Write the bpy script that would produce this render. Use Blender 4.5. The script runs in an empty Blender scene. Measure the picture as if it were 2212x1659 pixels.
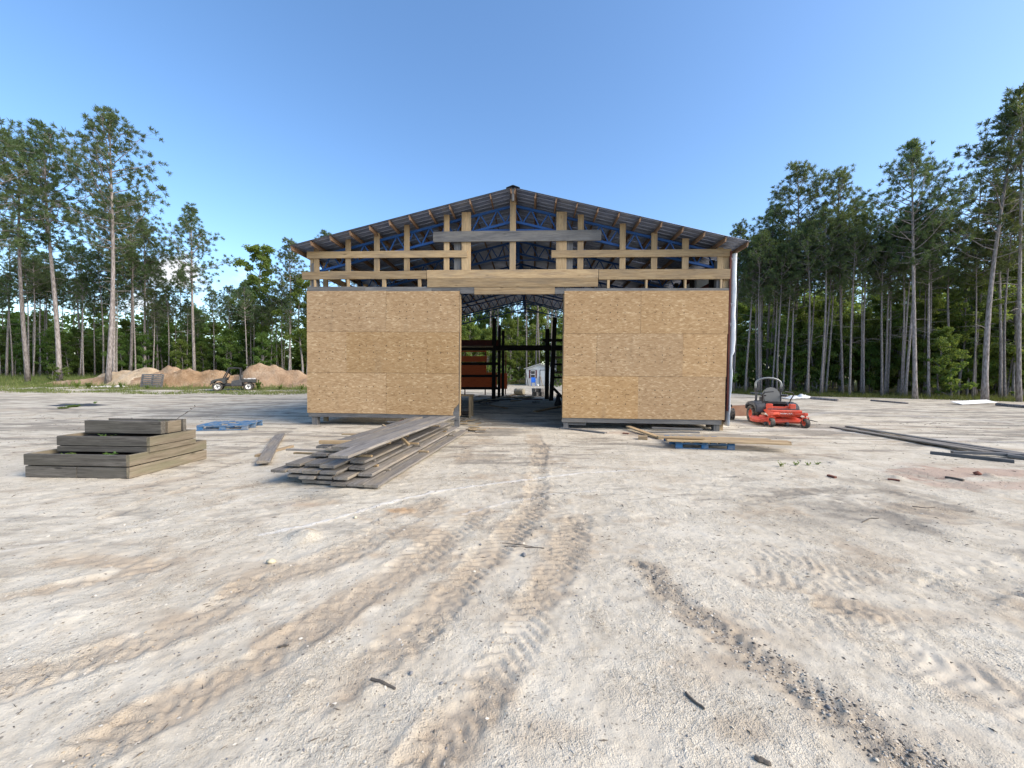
import bpy, bmesh, math, random
import numpy as np
from mathutils import Matrix, Vector

rad = math.radians
S = bpy.context.scene
COL = S.collection

# ------------------------------------------------------------------ camera
FPX = 850.0                       # focal length for a picture 2212 units wide
CAM_H = 1.56
PITCH, ROLL = -1.35, 0.5
cam_data = bpy.data.cameras.new('camera')
cam_data.sensor_width = 36.0
cam_data.lens = 36.0 * FPX / 2212.0
cam_data.clip_start = 0.05
cam_data.clip_end = 3000.0
cam = bpy.data.objects.new('camera', cam_data)
COL.objects.link(cam)
CAM_R = Matrix.Rotation(rad(90 + PITCH), 4, 'X') @ Matrix.Rotation(rad(ROLL), 4, 'Z')
cam.matrix_world = Matrix.Translation((0, 0, CAM_H)) @ CAM_R
S.camera = cam

# ------------------------------------------------------------------ sky and sun
SUN_AZ = 113.0
SUN_EL = 35.0
SUN_STRENGTH = 2.7
SKY_STRENGTH = 0.15
EXPOSURE = 1.05
w = bpy.data.worlds.new('World')
S.world = w
w.use_nodes = True
nt = w.node_tree
for n in list(nt.nodes):
    nt.nodes.remove(n)
out = nt.nodes.new('ShaderNodeOutputWorld')
bg = nt.nodes.new('ShaderNodeBackground')
sky = nt.nodes.new('ShaderNodeTexSky')
sky.sky_type = 'NISHITA'
sky.sun_disc = False
sky.sun_elevation = rad(SUN_EL)
sky.sun_rotation = rad(SUN_AZ)
sky.altitude = 200
sky.air_density = 1.0
sky.dust_density = 1.4
sky.ozone_density = 2.0
# a small fair-weather cloud low over the left-hand trees, part of the sky itself
tc = nt.nodes.new('ShaderNodeTexCoord')
mp = nt.nodes.new('ShaderNodeMapping'); mp.inputs['Scale'].default_value = (9, 9, 14)
nz = nt.nodes.new('ShaderNodeTexNoise'); nz.inputs['Scale'].default_value = 1.6
nz.inputs['Detail'].default_value = 7; nz.inputs['Roughness'].default_value = 0.6
nt.links.new(tc.outputs['Generated'], mp.inputs['Vector'])
nt.links.new(mp.outputs['Vector'], nz.inputs['Vector'])
def wmath(op, a, b=None, c=None):
    m = nt.nodes.new('ShaderNodeMath'); m.operation = op
    for i, v in enumerate((a, b, c)):
        if v is None: continue
        if hasattr(v, 'links'): nt.links.new(v, m.inputs[i])
        else: m.inputs[i].default_value = v
    return m.outputs[0]
def wdir(px, py):
    d = (CAM_R.to_3x3() @ Vector(((px - 1106) / FPX, -(py - 829.5) / FPX, -1))).normalized()
    return d
total = None
for (px, py, r, amp) in ((385, 590, .075, 1.0), (350, 600, .06, .9), (435, 615, .06, .7), (530, 640, .12, .55), (640, 660, .12, .4), (300, 650, .16, .5), (760, 690, .10, .35), (1750, 690, .16, .35)):
    vm = nt.nodes.new('ShaderNodeVectorMath'); vm.operation = 'DISTANCE'
    nt.links.new(tc.outputs['Generated'], vm.inputs[0]); vm.inputs[1].default_value = wdir(px, py)
    mr = nt.nodes.new('ShaderNodeMapRange'); mr.interpolation_type = 'SMOOTHSTEP'
    nt.links.new(vm.outputs['Value'], mr.inputs['Value'])
    mr.inputs['From Min'].default_value = 0; mr.inputs['From Max'].default_value = r
    mr.inputs['To Min'].default_value = amp; mr.inputs['To Max'].default_value = 0
    total = mr.outputs[0] if total is None else wmath('MAXIMUM', total, mr.outputs[0])
cl = wmath('ADD', total, wmath('MULTIPLY', wmath('SUBTRACT', nz.outputs['Fac'], 0.5), 1.5))
mr = nt.nodes.new('ShaderNodeMapRange'); mr.interpolation_type = 'SMOOTHSTEP'
nt.links.new(cl, mr.inputs['Value'])
mr.inputs['From Min'].default_value = 0.36; mr.inputs['From Max'].default_value = 0.85
cm = wmath('MULTIPLY', mr.outputs[0], wmath('GREATER_THAN', total, 0.001))
hs = nt.nodes.new('ShaderNodeHueSaturation'); hs.inputs['Saturation'].default_value = 1.15
nt.links.new(sky.outputs[0], hs.inputs['Color'])
mx = nt.nodes.new('ShaderNodeMix'); mx.data_type = 'RGBA'
nt.links.new(cm, mx.inputs['Factor'])
nt.links.new(hs.outputs[0], mx.inputs['A'])
mx.inputs['B'].default_value = (3.6, 3.7, 3.9, 1)
nt.links.new(mx.outputs['Result'], bg.inputs['Color'])
bg.inputs['Strength'].default_value = SKY_STRENGTH
nt.links.new(bg.outputs[0], out.inputs[0])

sun_data = bpy.data.lights.new('sun', 'SUN')
sun_data.energy = SUN_STRENGTH
sun_data.angle = rad(45)
sun_data.color = (1.0, 0.90, 0.76)
sun = bpy.data.objects.new('sun', sun_data)
COL.objects.link(sun)
sd = Vector((math.sin(rad(SUN_AZ)) * math.cos(rad(SUN_EL)), math.cos(rad(SUN_AZ)) * math.cos(rad(SUN_EL)), math.sin(rad(SUN_EL))))
sun.rotation_euler = (-sd).to_track_quat('-Z', 'Y').to_euler()
sun.location = sd * 60

S.view_settings.view_transform = 'Standard'
S.view_settings.look = 'None'
S.view_settings.gamma = 1.0
S.view_settings.use_curve_mapping = False
S.view_settings.exposure = EXPOSURE
S.cycles.max_bounces = 6
S.cycles.diffuse_bounces = 3
S.cycles.transmission_bounces = 3
S.cycles.transparent_max_bounces = 4

# ------------------------------------------------------------------ helpers
rng = random.Random(7)
ROOTM = {}

def terrain(x, y):
    """height of the ground (numpy friendly)"""
    x = np.asarray(x, float); y = np.asarray(y, float)
    s = np.clip((-x - 5) / 13.0, 0, 1); s = s * s * (3 - 2 * s)
    slope = 0.016 + 0.032 * s
    d = np.clip(y - 26, 0, 70)
    ramp = d * d / (d + 4.0)
    return ramp * slope

def tz(x, y): return float(terrain(x, y))

def ray(px, py):
    return (CAM_R.to_3x3() @ Vector(((px - 1106) / FPX, -(py - 829.5) / FPX, -1)))

def G(px, py, z=0.0):
    """point at height z seen in direction (px, py) of the 2212-wide survey picture"""
    d = ray(px, py)
    t = (z - CAM_H) / d.z
    return Vector((d.x * t, d.y * t, z))

def at(px, depth):
    """ground point in a direction at a given depth"""
    d = ray(px, 809.0)
    t = depth / d.y
    x = d.x * t
    return Vector((x, depth, tz(x, depth)))

def tag(o, label=None, cat=None, group=None, kind=None):
    if label: o['label'] = label
    if cat: o['category'] = cat
    if group: o['group'] = group
    if kind: o['kind'] = kind
    return o

def empty(name, loc=(0, 0, 0), rz=0.0):
    o = bpy.data.objects.new(name, None)
    o.empty_display_size = 0.2
    COL.objects.link(o)
    o.location = loc
    o.rotation_euler = (0, 0, rz)
    ROOTM[o.name] = Matrix.Identity(4)
    return o

def link(name, me, mat=None, parent=None, M=None, smooth=False):
    """one mesh object; M is given in the frame of the top-level thing"""
    if mat is not None and not me.materials:
        me.materials.append(mat)
    if smooth:
        me.polygons.foreach_set('use_smooth', [True] * len(me.polygons))
    o = bpy.data.objects.new(name, me)
    COL.objects.link(o)
    M = M or Matrix.Identity(4)
    ROOTM[o.name] = M
    if parent is not None:
        o.parent = parent
        o.matrix_basis = ROOTM[parent.name].inverted() @ M
    else:
        o.matrix_basis = M
        ROOTM[o.name] = Matrix.Identity(4)
    return o

def copy_tree(o, parent=None):
    c = o.copy()
    COL.objects.link(c)
    c.parent = parent
    ROOTM[c.name] = ROOTM[o.name]
    for ch in o.children:
        copy_tree(ch, c)
    return c

class MB:
    """collects shapes into one mesh"""
    def __init__(self):
        self.v = []; self.f = []
    def add(self, vs, fs):
        n = len(self.v)
        self.v += [tuple(p) for p in vs]
        self.f += [tuple(i + n for i in f) for f in fs]
        return self
    def box(self, c, s, M=None):
        x, y, z = s[0] / 2, s[1] / 2, s[2] / 2
        b = min(x, y, z) * 0.22
        b = min(b, 0.012)
        return self.cbox(c, s, b, M)
    def cbox(self, c, s, b, M=None):
        h = [q / 2 for q in s]
        vs = []; idx = {}
        for sx in (-1, 1):
            for sy in (-1, 1):
                for sz in (-1, 1):
                    for a in range(3):
                        p = [sx * h[0], sy * h[1], sz * h[2]]
                        for k in range(3):
                            if k != a: p[k] -= math.copysign(b, p[k])
                        idx[(sx, sy, sz, a)] = len(vs)
                        q = Vector(p) + Vector(c)
                        vs.append(M @ q if M else q)
        fs = []
        for a in range(3):
            b1, b2 = (a + 1) % 3, (a + 2) % 3
            for sg in (-1, 1):
                quad = []
                for (u, v) in ((-1, -1), (1, -1), (1, 1), (-1, 1)):
                    k = [0, 0, 0]; k[a] = sg; k[b1] = u; k[b2] = v
                    quad.append(idx[(k[0], k[1], k[2], a)])
                fs.append(quad if sg > 0 else quad[::-1])
        for a in range(3):            # edge chamfers: edges parallel to axis a
            b1, b2 = (a + 1) % 3, (a + 2) % 3
            for u in (-1, 1):
                for v in (-1, 1):
                    def K(t):
                        k = [0, 0, 0]; k[a] = t; k[b1] = u; k[b2] = v
                        return tuple(k)
                    q = [idx[K(-1) + (b1,)], idx[K(1) + (b1,)], idx[K(1) + (b2,)], idx[K(-1) + (b2,)]]
                    fs.append(q if u * v < 0 else q[::-1])
        for sx in (-1, 1):
            for sy in (-1, 1):
                for sz in (-1, 1):
                    q = [idx[(sx, sy, sz, a)] for a in range(3)]
                    fs.append(q if sx * sy * sz > 0 else q[::-1])
        return self.add(vs, fs)
    def tube(self, pts, r, n=8, cap=True):
        pts = [Vector(p) for p in pts]
        if not isinstance(r, (list, tuple)): r = [r] * len(pts)
        vs = []; fs = []
        ref = Vector((0.13, 0.21, 1)).normalized()
        for i, p in enumerate(pts):
            t = (pts[min(i + 1, len(pts) - 1)] - pts[max(i - 1, 0)]).normalized()
            if abs(t.dot(ref)) > 0.96: ref = Vector((1, 0.1, 0.07)).normalized()
            a = t.cross(ref).normalized(); b = t.cross(a)
            ref = (ref - t * ref.dot(t)).normalized()
            for k in range(n):
                an = 2 * math.pi * k / n
                vs.append(p + (a * math.cos(an) + b * math.sin(an)) * r[i])
        for i in range(len(pts) - 1):
            for k in range(n):
                k2 = (k + 1) % n
                fs.append((i * n + k, (i + 1) * n + k, (i + 1) * n + k2, i * n + k2))
        if cap:
            fs.append(tuple(range(n))); fs.append(tuple(range((len(pts) - 1) * n, len(pts) * n))[::-1])
        return self.add(vs, fs)
    def bar(self, p0, p1, wd, th, up=(0, 0, 1)):
        M, L = frame(p0, p1, up)
        return self.cbox((L / 2, 0, 0), (L, wd, th), min(wd, th) * 0.15, M)
    def lathe(self, prof, n=24, M=None):
        """profile of (radius, axial) spun around local Y"""
        vs = []; fs = []; m = len(prof)
        for k in range(n):
            a = 2 * math.pi * k / n
            for (r, y) in prof:
                q = Vector((r * math.cos(a), y, r * math.sin(a)))
                vs.append(M @ q if M else q)
        for k in range(n):
            k2 = (k + 1) % n
            for j in range(m - 1):
                fs.append((k * m + j, k * m + j + 1, k2 * m + j + 1, k2 * m + j))
        return self.add(vs, fs)
    def prism(self, poly, y0, y1, M=None):
        """polygon in XZ extruded along Y"""
        n = len(poly)
        vs = [Vector((p[0], y0, p[1])) for p in poly] + [Vector((p[0], y1, p[1])) for p in poly]
        if M: vs = [M @ q for q in vs]
        fs = [tuple(range(n)), tuple(range(n, 2 * n))[::-1]]
        for i in range(n):
            j = (i + 1) % n
            fs.append((i, n + i, n + j, j))
        return self.add(vs, fs)
    def mesh(self, name='mesh', bevel=0.0):
        me = bpy.data.meshes.new(name)
        me.from_pydata(self.v, [], self.f)
        bm = bmesh.new(); bm.from_mesh(me)
        bmesh.ops.recalc_face_normals(bm, faces=bm.faces)
        if bevel:
            es = [e for e in bm.edges if e.is_manifold and e.calc_face_angle(0) > 0.5]
            bmesh.ops.bevel(bm, geom=es, offset=bevel, segments=2, affect='EDGES', clamp_overlap=True)
        bm.to_mesh(me); bm.free()
        return me
    def build(self, name, mat, parent=None, M=None, smooth=False, bevel=0.0):
        return link(name, self.mesh(name, bevel), mat, parent, M, smooth)

def frame(p0, p1, up=(0, 0, 1)):
    p0 = Vector(p0); p1 = Vector(p1)
    d = p1 - p0; L = d.length; x = d / L
    up = Vector(up)
    if abs(x.dot(up.normalized())) > 0.98: up = Vector((0, 1, 0))
    y = up.cross(x).normalized(); z = x.cross(y)
    M = Matrix((x, y, z)).transposed().to_4x4(); M.translation = p0
    return M, L

def board_mesh(L, wd, th, r=None, warp=0.0, seg=4, wane=0.0):
    """sawn board along +X, chamfered, slightly bowed and uneven"""
    r = r or rng
    c = min(wd, th) * 0.12
    c = min(c, 0.006)
    oct_ = [(-wd / 2 + c, -th / 2), (wd / 2 - c, -th / 2), (wd / 2, -th / 2 + c), (wd / 2, th / 2 - c), (wd / 2 - c, th / 2), (-wd / 2 + c, th / 2), (-wd / 2, th / 2 - c), (-wd / 2, -th / 2 + c)]
    vs = []; fs = []
    b1, b2 = r.uniform(-1, 1) * warp, r.uniform(-1, 1) * warp
    tw = r.uniform(-1, 1) * warp * 0.8
    for i in range(seg + 1):
        t = i / seg
        q = 4 * t * (1 - t)
        dy, dz = b1 * q, b2 * q
        a = tw * (t - .5)
        for (y, z) in oct_:
            jy = r.uniform(-1, 1) * wane if y > 0 or wane == 0 else r.uniform(-1, 1) * wane
            y2, z2 = y + jy, z + r.uniform(-1, 1) * wane * 0.3
            x = L * t + (r.uniform(-.004, .004) if i in (0, seg) else 0)
            vs.append((x, y2 * math.cos(a) - z2 * math.sin(a) + dy, y2 * math.sin(a) + z2 * math.cos(a) + dz))
    for i in range(seg):
        for k in range(8):
            k2 = (k + 1) % 8
            fs.append((i * 8 + k, i * 8 + k2, (i + 1) * 8 + k2, (i + 1) * 8 + k))
    fs.append(tuple(range(8))[::-1]); fs.append(tuple(range(seg * 8, seg * 8 + 8)))
    me = bpy.data.meshes.new('board')
    me.from_pydata(vs, [], fs)
    return me

def board(name, p0, p1, wd, th, mat, parent=None, up=(0, 0, 1), warp=0.0, seg=4, wane=0.0):
    M, L = frame(p0, p1, up)
    me = board_mesh(L, wd, th, None, warp, seg, wane)
    return link(name, me, mat, parent, M)

# ---- value noise for modelling
def _hash(ix, iy, seed):
    h = (ix.astype(np.int64) * 374761393 + iy.astype(np.int64) * 668265263 + seed * 1274126177) & 0xFFFFFFFF
    h = ((h ^ (h >> 13)) * 1274126177) & 0xFFFFFFFF
    h = h ^ (h >> 16)
    return (h & 0xFFFF) / 65535.0
def vnoise(x, y, seed=0):
    x = np.asarray(x, float); y = np.asarray(y, float)
    ix = np.floor(x); iy = np.floor(y); fx = x - ix; fy = y - iy
    fx = fx * fx * (3 - 2 * fx); fy = fy * fy * (3 - 2 * fy)
    a = _hash(ix, iy, seed); b = _hash(ix + 1, iy, seed); c = _hash(ix, iy + 1, seed); d = _hash(ix + 1, iy + 1, seed)
    return (a * (1 - fx) + b * fx) * (1 - fy) + (c * (1 - fx) + d * fx) * fy
def fbm(x, y, seed=0, oct=4, gain=0.5):
    s = 0; a = 1; t = 0
    for o in range(oct):
        s = s + a * vnoise(x * 2 ** o + 17.3 * o, y * 2 ** o - 9.1 * o, seed + o); t += a; a *= gain
    return s / t
def sstep(a, b, x):
    t = np.clip((x - a) / (b - a), 0, 1); return t * t * (3 - 2 * t)

# ------------------------------------------------------------------ materials
def N(nt, typ, **kw):
    n = nt.nodes.new(typ)
    for k, v in kw.items():
        if k.startswith('i_'):
            n.inputs[k[2:].replace('_', ' ')].default_value = v
        else:
            setattr(n, k, v)
    return n
def newmat(name, rough=0.8, metal=0.0, spec=0.3):
    m = bpy.data.materials.new(name); m.use_nodes = True
    nt = m.node_tree
    p = nt.nodes['Principled BSDF']
    p.inputs['Roughness'].default_value = rough
    p.inputs['Metallic'].default_value = metal
    p.inputs['Specular IOR Level'].default_value = spec
    return m, nt, p
def L_(nt, a, b): nt.links.new(a, b)
def ramp(nt, fac, stops, interp='LINEAR'):
    r = nt.nodes.new('ShaderNodeValToRGB'); r.color_ramp.interpolation = interp
    e = r.color_ramp.elements
    while len(e) < len(stops): e.new(0.5)
    for i, (pos, c) in enumerate(stops):
        e[i].position = pos
        e[i].color = c if len(c) == 4 else (*c, 1)
    L_(nt, fac, r.inputs['Fac'])
    return r.outputs['Color']
def mixc(nt, fac, a, b, blend='MIX'):
    m = nt.nodes.new('ShaderNodeMix'); m.data_type = 'RGBA'; m.blend_type = blend
    for key, v in (('Factor', fac), ('A', a), ('B', b)):
        if hasattr(v, 'links'): L_(nt, v, m.inputs[key])
        elif isinstance(v, (int, float)): m.inputs[key].default_value = v
        else: m.inputs[key].default_value = (*v, 1) if len(v) == 3 else v
    return m.outputs['Result']
def mth(nt, op, a, b=None, clamp=False):
    m = nt.nodes.new('ShaderNodeMath'); m.operation = op; m.use_clamp = clamp
    for i, v in enumerate((a, b)):
        if v is None: continue
        if hasattr(v, 'links'): L_(nt, v, m.inputs[i])
        else: m.inputs[i].default_value = v
    return m.outputs[0]
def coords(nt, scale=(1, 1, 1), kind='Object', rand=True):
    t = nt.nodes.new('ShaderNodeTexCoord')
    mp = nt.nodes.new('ShaderNodeMapping'); mp.inputs['Scale'].default_value = scale
    L_(nt, t.outputs[kind], mp.inputs['Vector'])
    if rand:
        oi = nt.nodes.new('ShaderNodeObjectInfo')
        c = nt.nodes.new('ShaderNodeCombineXYZ')
        L_(nt, mth(nt, 'MULTIPLY', oi.outputs['Random'], 37.0), c.inputs[0])
        L_(nt, mth(nt, 'MULTIPLY', oi.outputs['Random'], 91.0), c.inputs[1])
        L_(nt, mth(nt, 'MULTIPLY', oi.outputs['Random'], 53.0), c.inputs[2])
        L_(nt, c.outputs[0], mp.inputs['Location'])
    return mp.outputs['Vector']
def noise(nt, vec, scale, detail=4, rough=0.55, dist=0.0):
    n = nt.nodes.new('ShaderNodeTexNoise')
    n.inputs['Scale'].default_value = scale; n.inputs['Detail'].default_value = detail
    n.inputs['Roughness'].default_value = rough; n.inputs['Distortion'].default_value = dist
    L_(nt, vec, n.inputs['Vector'])
    return n.outputs['Fac']
def bump(nt, p, h, strength=0.4, dist=0.01):
    b = nt.nodes.new('ShaderNodeBump'); b.inputs['Strength'].default_value = strength; b.inputs['Distance'].default_value = dist
    L_(nt, h, b.inputs['Height']); L_(nt, b.outputs[0], p.inputs['Normal'])

def wood(name, dark, mid, light, rough=0.85, vary=0.25, knots=True, stain=None, stain_amt=0.0):
    m, nt, p = newmat(name, rough)
    v = coords(nt, (1.2, 16, 16))
    g = noise(nt, v, 2.2, 6, 0.62, 0.6)
    v2 = coords(nt, (0.5, 60, 60))
    g2 = noise(nt, v2, 3.0, 3, 0.6)
    f = mth(nt, 'ADD', mth(nt, 'MULTIPLY', g, 0.72), mth(nt, 'MULTIPLY', g2, 0.28))
    c = ramp(nt, f, [(0.28, dark), (0.5, mid), (0.72, light)])
    if knots:
        vo = nt.nodes.new('ShaderNodeTexVoronoi'); vo.inputs['Scale'].default_value = 1.6
        L_(nt, coords(nt, (1, 3.2, 3.2)), vo.inputs['Vector'])
        k = ramp(nt, vo.outputs['Distance'], [(0.04, (1, 1, 1)), (0.13, (0, 0, 0))])
        c = mixc(nt, mth(nt, 'MULTIPLY', k, 0.7), c, tuple(q * 0.45 for q in dark))
    if stain is not None:
        s = noise(nt, coords(nt, (0.7, 4, 4)), 1.3, 5, 0.6)
        s = ramp(nt, s, [(0.45, (0, 0, 0)), (0.68, (1, 1, 1))])
        c = mixc(nt, mth(nt, 'MULTIPLY', s, stain_amt), c, stain)
    oi = nt.nodes.new('ShaderNodeObjectInfo')
    val = mth(nt, 'ADD', mth(nt, 'MULTIPLY', oi.outputs['Random'], vary), 1 - vary / 2)
    hsv = nt.nodes.new('ShaderNodeHueSaturation'); L_(nt, val, hsv.inputs['Value']); L_(nt, c, hsv.inputs['Color'])
    L_(nt, hsv.outputs[0], p.inputs['Base Color'])
    bump(nt, p, f, 0.5, 0.006)
    return m

def plain(name, col, rough=0.6, metal=0.0, spec=0.4, var=0.18, scale=6.0, dirt=None, dirt_amt=0.0):
    m, nt, p = newmat(name, rough, metal, spec)
    v = coords(nt)
    g = noise(nt, v, scale, 5, 0.6)
    c = mixc(nt, g, tuple(q * (1 - var) for q in col), tuple(min(1, q * (1 + var)) for q in col))
    if dirt is not None:
        d = noise(nt, v, scale * 0.6, 6, 0.65)
        d = ramp(nt, d, [(0.42, (0, 0, 0)), (0.66, (1, 1, 1))])
        c = mixc(nt, mth(nt, 'MULTIPLY', d, dirt_amt), c, dirt)
    L_(nt, c, p.inputs['Base Color'])
    L_(nt, ramp(nt, g, [(0.3, (rough * .85,) * 3), (0.7, (min(1, rough * 1.15),) * 3)]), p.inputs['Roughness'])
    bump(nt, p, g, 0.15, 0.004)
    return m

MAT = {}
MAT['new_wood'] = wood('new_wood', (0.19, 0.122, 0.062), (0.35, 0.25, 0.14), (0.47, 0.36, 0.215), stain=(0.17, 0.135, 0.10), stain_amt=0.65, vary=0.5)
MAT['tan_wood'] = wood('tan_wood', (0.22, 0.15, 0.08), (0.34, 0.245, 0.14), (0.42, 0.32, 0.20), stain=(0.2, 0.17, 0.13), stain_amt=0.6, vary=0.3)
MAT['grey_wood'] = wood('grey_wood', (0.05, 0.05, 0.052), (0.11, 0.109, 0.11), (0.19, 0.188, 0.188), stain=(0.22, 0.205, 0.18), stain_amt=0.5, vary=0.3)
MAT['pile_wood'] = wood('pile_wood', (0.065, 0.060, 0.056), (0.165, 0.152, 0.14), (0.30, 0.28, 0.255), stain=(0.27, 0.225, 0.165), stain_amt=0.7, vary=0.5)
MAT['bed_wood'] = wood('bed_wood', (0.028, 0.025, 0.022), (0.095, 0.086, 0.074), (0.18, 0.165, 0.145), stain=(0.085, 0.080, 0.060), stain_amt=0.4, vary=0.35)  # front planks of the bed, their shade put into the wood colour
MAT['bed_wood_pale'] = wood('bed_wood_pale', (0.075, 0.058, 0.040), (0.17, 0.14, 0.10), (0.27, 0.225, 0.17), stain=(0.125, 0.125, 0.075), stain_amt=0.6, vary=0.3)  # side planks of the bed, light from the right put into the colour
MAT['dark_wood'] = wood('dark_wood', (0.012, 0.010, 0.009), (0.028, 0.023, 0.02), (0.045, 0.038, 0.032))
MAT['purlin_wood'] = wood('purlin_wood', (0.11, 0.065, 0.04), (0.19, 0.12, 0.075), (0.27, 0.18, 0.12), knots=False)
MAT['red_ply'] = wood('red_ply', (0.24, 0.045, 0.012), (0.36, 0.075, 0.02), (0.44, 0.11, 0.03), vary=0.3)
MAT['maroon'] = wood('maroon', (0.07, 0.02, 0.016), (0.11, 0.032, 0.025), (0.15, 0.045, 0.035))
MAT['blue_paint'] = plain('blue_paint', (0.03, 0.12, 0.26), 0.8, dirt=(0.20, 0.215, 0.23), dirt_amt=0.95, scale=6)
MAT['truss_paint'] = plain('truss_paint', (0.014, 0.075, 0.26), 0.45, scale=14)
MAT['rubber'] = plain('rubber', (0.022, 0.022, 0.024), 0.9, dirt=(0.24, 0.21, 0.17), dirt_amt=0.6, scale=12)
MAT['black'] = plain('black', (0.016, 0.017, 0.02), 0.6, scale=10, dirt=(0.12, 0.11, 0.10), dirt_amt=0.2)
MAT['dark_grey'] = plain('dark_grey', (0.035, 0.038, 0.045), 0.55, scale=10, dirt=(0.15, 0.14, 0.12), dirt_amt=0.25)
MAT['seat_grey'] = plain('seat_grey', (0.13, 0.13, 0.125), 0.75, scale=8)
MAT['orange_paint'] = plain('orange_paint', (0.56, 0.055, 0.022), 0.42, spec=0.5, scale=9, dirt=(0.36, 0.24, 0.16), dirt_amt=0.28)
MAT['white_paint'] = plain('white_paint', (0.72, 0.72, 0.70), 0.6, scale=9)
MAT['cream'] = plain('cream', (0.52, 0.46, 0.33), 0.6, scale=9, dirt=(0.3, 0.25, 0.18), dirt_amt=0.4)
MAT['steel'] = plain('steel', (0.19, 0.20, 0.20), 0.45, metal=0.6, scale=14)
MAT['chair_blue'] = plain('chair_blue', (0.01, 0.13, 0.55), 0.5)
MAT['red_plastic'] = plain('red_plastic', (0.55, 0.06, 0.045), 0.5)
MAT['siding'] = plain('siding', (0.55, 0.56, 0.55), 0.7, scale=3)
MAT['shutter'] = plain('shutter', (0.10, 0.02, 0.022), 0.6)
MAT['glass'] = plain('glass', (0.025, 0.03, 0.04), 0.08, spec=0.6, var=0.1)
MAT['rusty'] = plain('rusty', (0.15, 0.075, 0.045), 0.85, scale=4, dirt=(0.22, 0.15, 0.10), dirt_amt=0.5)
MAT['camo'] = plain('camo', (0.03, 0.032, 0.032), 0.45, var=0.5, scale=7, dirt=(0.10, 0.10, 0.095), dirt_amt=0.4)
MAT['stone'] = plain('stone', (0.19, 0.185, 0.185), 0.9, scale=20, var=0.35)
MAT['pale_stone'] = plain('pale_stone', (0.46, 0.44, 0.42), 0.9, scale=8, var=0.25)
MAT['stick'] = plain('stick', (0.10, 0.085, 0.07), 0.9, scale=20, var=0.4)
MAT['brick'] = plain('brick', (0.16, 0.06, 0.04), 0.9, scale=12, var=0.3)
MAT['nail'] = plain('nail', (0.035, 0.025, 0.018), 0.8)

def osb():
    m, nt, p = newmat('osb', 0.8)
    oi = nt.nodes.new('ShaderNodeObjectInfo')
    v = coords(nt, (1, 1, 1))
    wn = nt.nodes.new('ShaderNodeTexNoise'); wn.inputs['Scale'].default_value = 7.0; wn.inputs['Detail'].default_value = 2
    L_(nt, v, wn.inputs['Vector'])
    wv = nt.nodes.new('ShaderNodeVectorMath'); wv.operation = 'MULTIPLY_ADD'
    L_(nt, wn.outputs['Color'], wv.inputs[0]); wv.inputs[1].default_value = (.10, .10, 0); L_(nt, v, wv.inputs[2])
    def flakes(sx, sz, rot, seed):
        t = nt.nodes.new('ShaderNodeMapping'); t.inputs['Rotation'].default_value = (0, 0, rot); t.inputs['Scale'].default_value = (sx, sz, 1)
        t.inputs['Location'].default_value = (seed, seed * 2, 0)
        L_(nt, wv.outputs[0], t.inputs['Vector'])
        vo = nt.nodes.new('ShaderNodeTexVoronoi'); vo.voronoi_dimensions = '2D'; vo.inputs['Scale'].default_value = 1.0
        L_(nt, t.outputs[0], vo.inputs['Vector'])
        bw = nt.nodes.new('ShaderNodeSeparateColor'); L_(nt, vo.outputs['Color'], bw.inputs[0])
        return bw.outputs[0]
    a = flakes(12, 34, 0.5, 1.0); b = flakes(11, 36, -0.55, 5.0); c0 = flakes(14, 46, 0.05, 9.0)
    f = mth(nt, 'MULTIPLY', mth(nt, 'ADD', mth(nt, 'ADD', a, b), c0), 0.3333)
    big = noise(nt, v, 1.1, 3)
    f = mth(nt, 'ADD', mth(nt, 'MULTIPLY', f, 0.72), mth(nt, 'MULTIPLY', big, 0.30))
    c = ramp(nt, f, [(0.14, (0.19, 0.112, 0.053)), (0.37, (0.315, 0.20, 0.098)), (0.60, (0.36, 0.236, 0.122)), (0.86, (0.53, 0.39, 0.23))])
    hsv = nt.nodes.new('ShaderNodeHueSaturation')
    L_(nt, mth(nt, 'ADD', mth(nt, 'MULTIPLY', oi.outputs['Random'], 0.18), 0.93), hsv.inputs['Value'])
    L_(nt, mth(nt, 'ADD', mth(nt, 'MULTIPLY', mth(nt, 'FRACT', mth(nt, 'MULTIPLY', oi.outputs['Random'], 7.3)), 0.12), 0.93), hsv.inputs['Saturation'])
    L_(nt, c, hsv.inputs['Color'])
    s = noise(nt, coords(nt, (2.2, 0.35, 1)), 1.6, 5, 0.6)
    s = ramp(nt, s, [(0.58, (0, 0, 0)), (0.8, (1, 1, 1))])
    L_(nt, mixc(nt, mth(nt, 'MULTIPLY', s, 0.35), hsv.outputs[0], (0.22, 0.16, 0.10)), p.inputs['Base Color'])
    return m
MAT['osb'] = osb()

def roofmetal():
    m, nt, p = newmat('roof_metal', 0.38, 0.55, 0.5)
    v = coords(nt)
    g = noise(nt, v, 3, 5, 0.6)
    L_(nt, ramp(nt, g, [(0.3, (0.17, 0.21, 0.31)), (0.7, (0.28, 0.32, 0.42))]), p.inputs['Base Color'])  # navy tint puts the blue shade under the roof into the metal
    L_(nt, ramp(nt, g, [(0.3, (0.3,) * 3), (0.7, (0.5,) * 3)]), p.inputs['Roughness'])
    return m
MAT['roof_metal'] = roofmetal()

def wrap():
    m, nt, p = newmat('house_wrap', 0.55)
    v = coords(nt)
    g = noise(nt, v, 5, 4)
    L_(nt, ramp(nt, g, [(0.3, (0.80, 0.80, 0.81)), (0.7, (0.86, 0.86, 0.85))]), p.inputs['Base Color'])
    bump(nt, p, g, 0.5, 0.02)
    return m
MAT['house_wrap'] = wrap()

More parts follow.
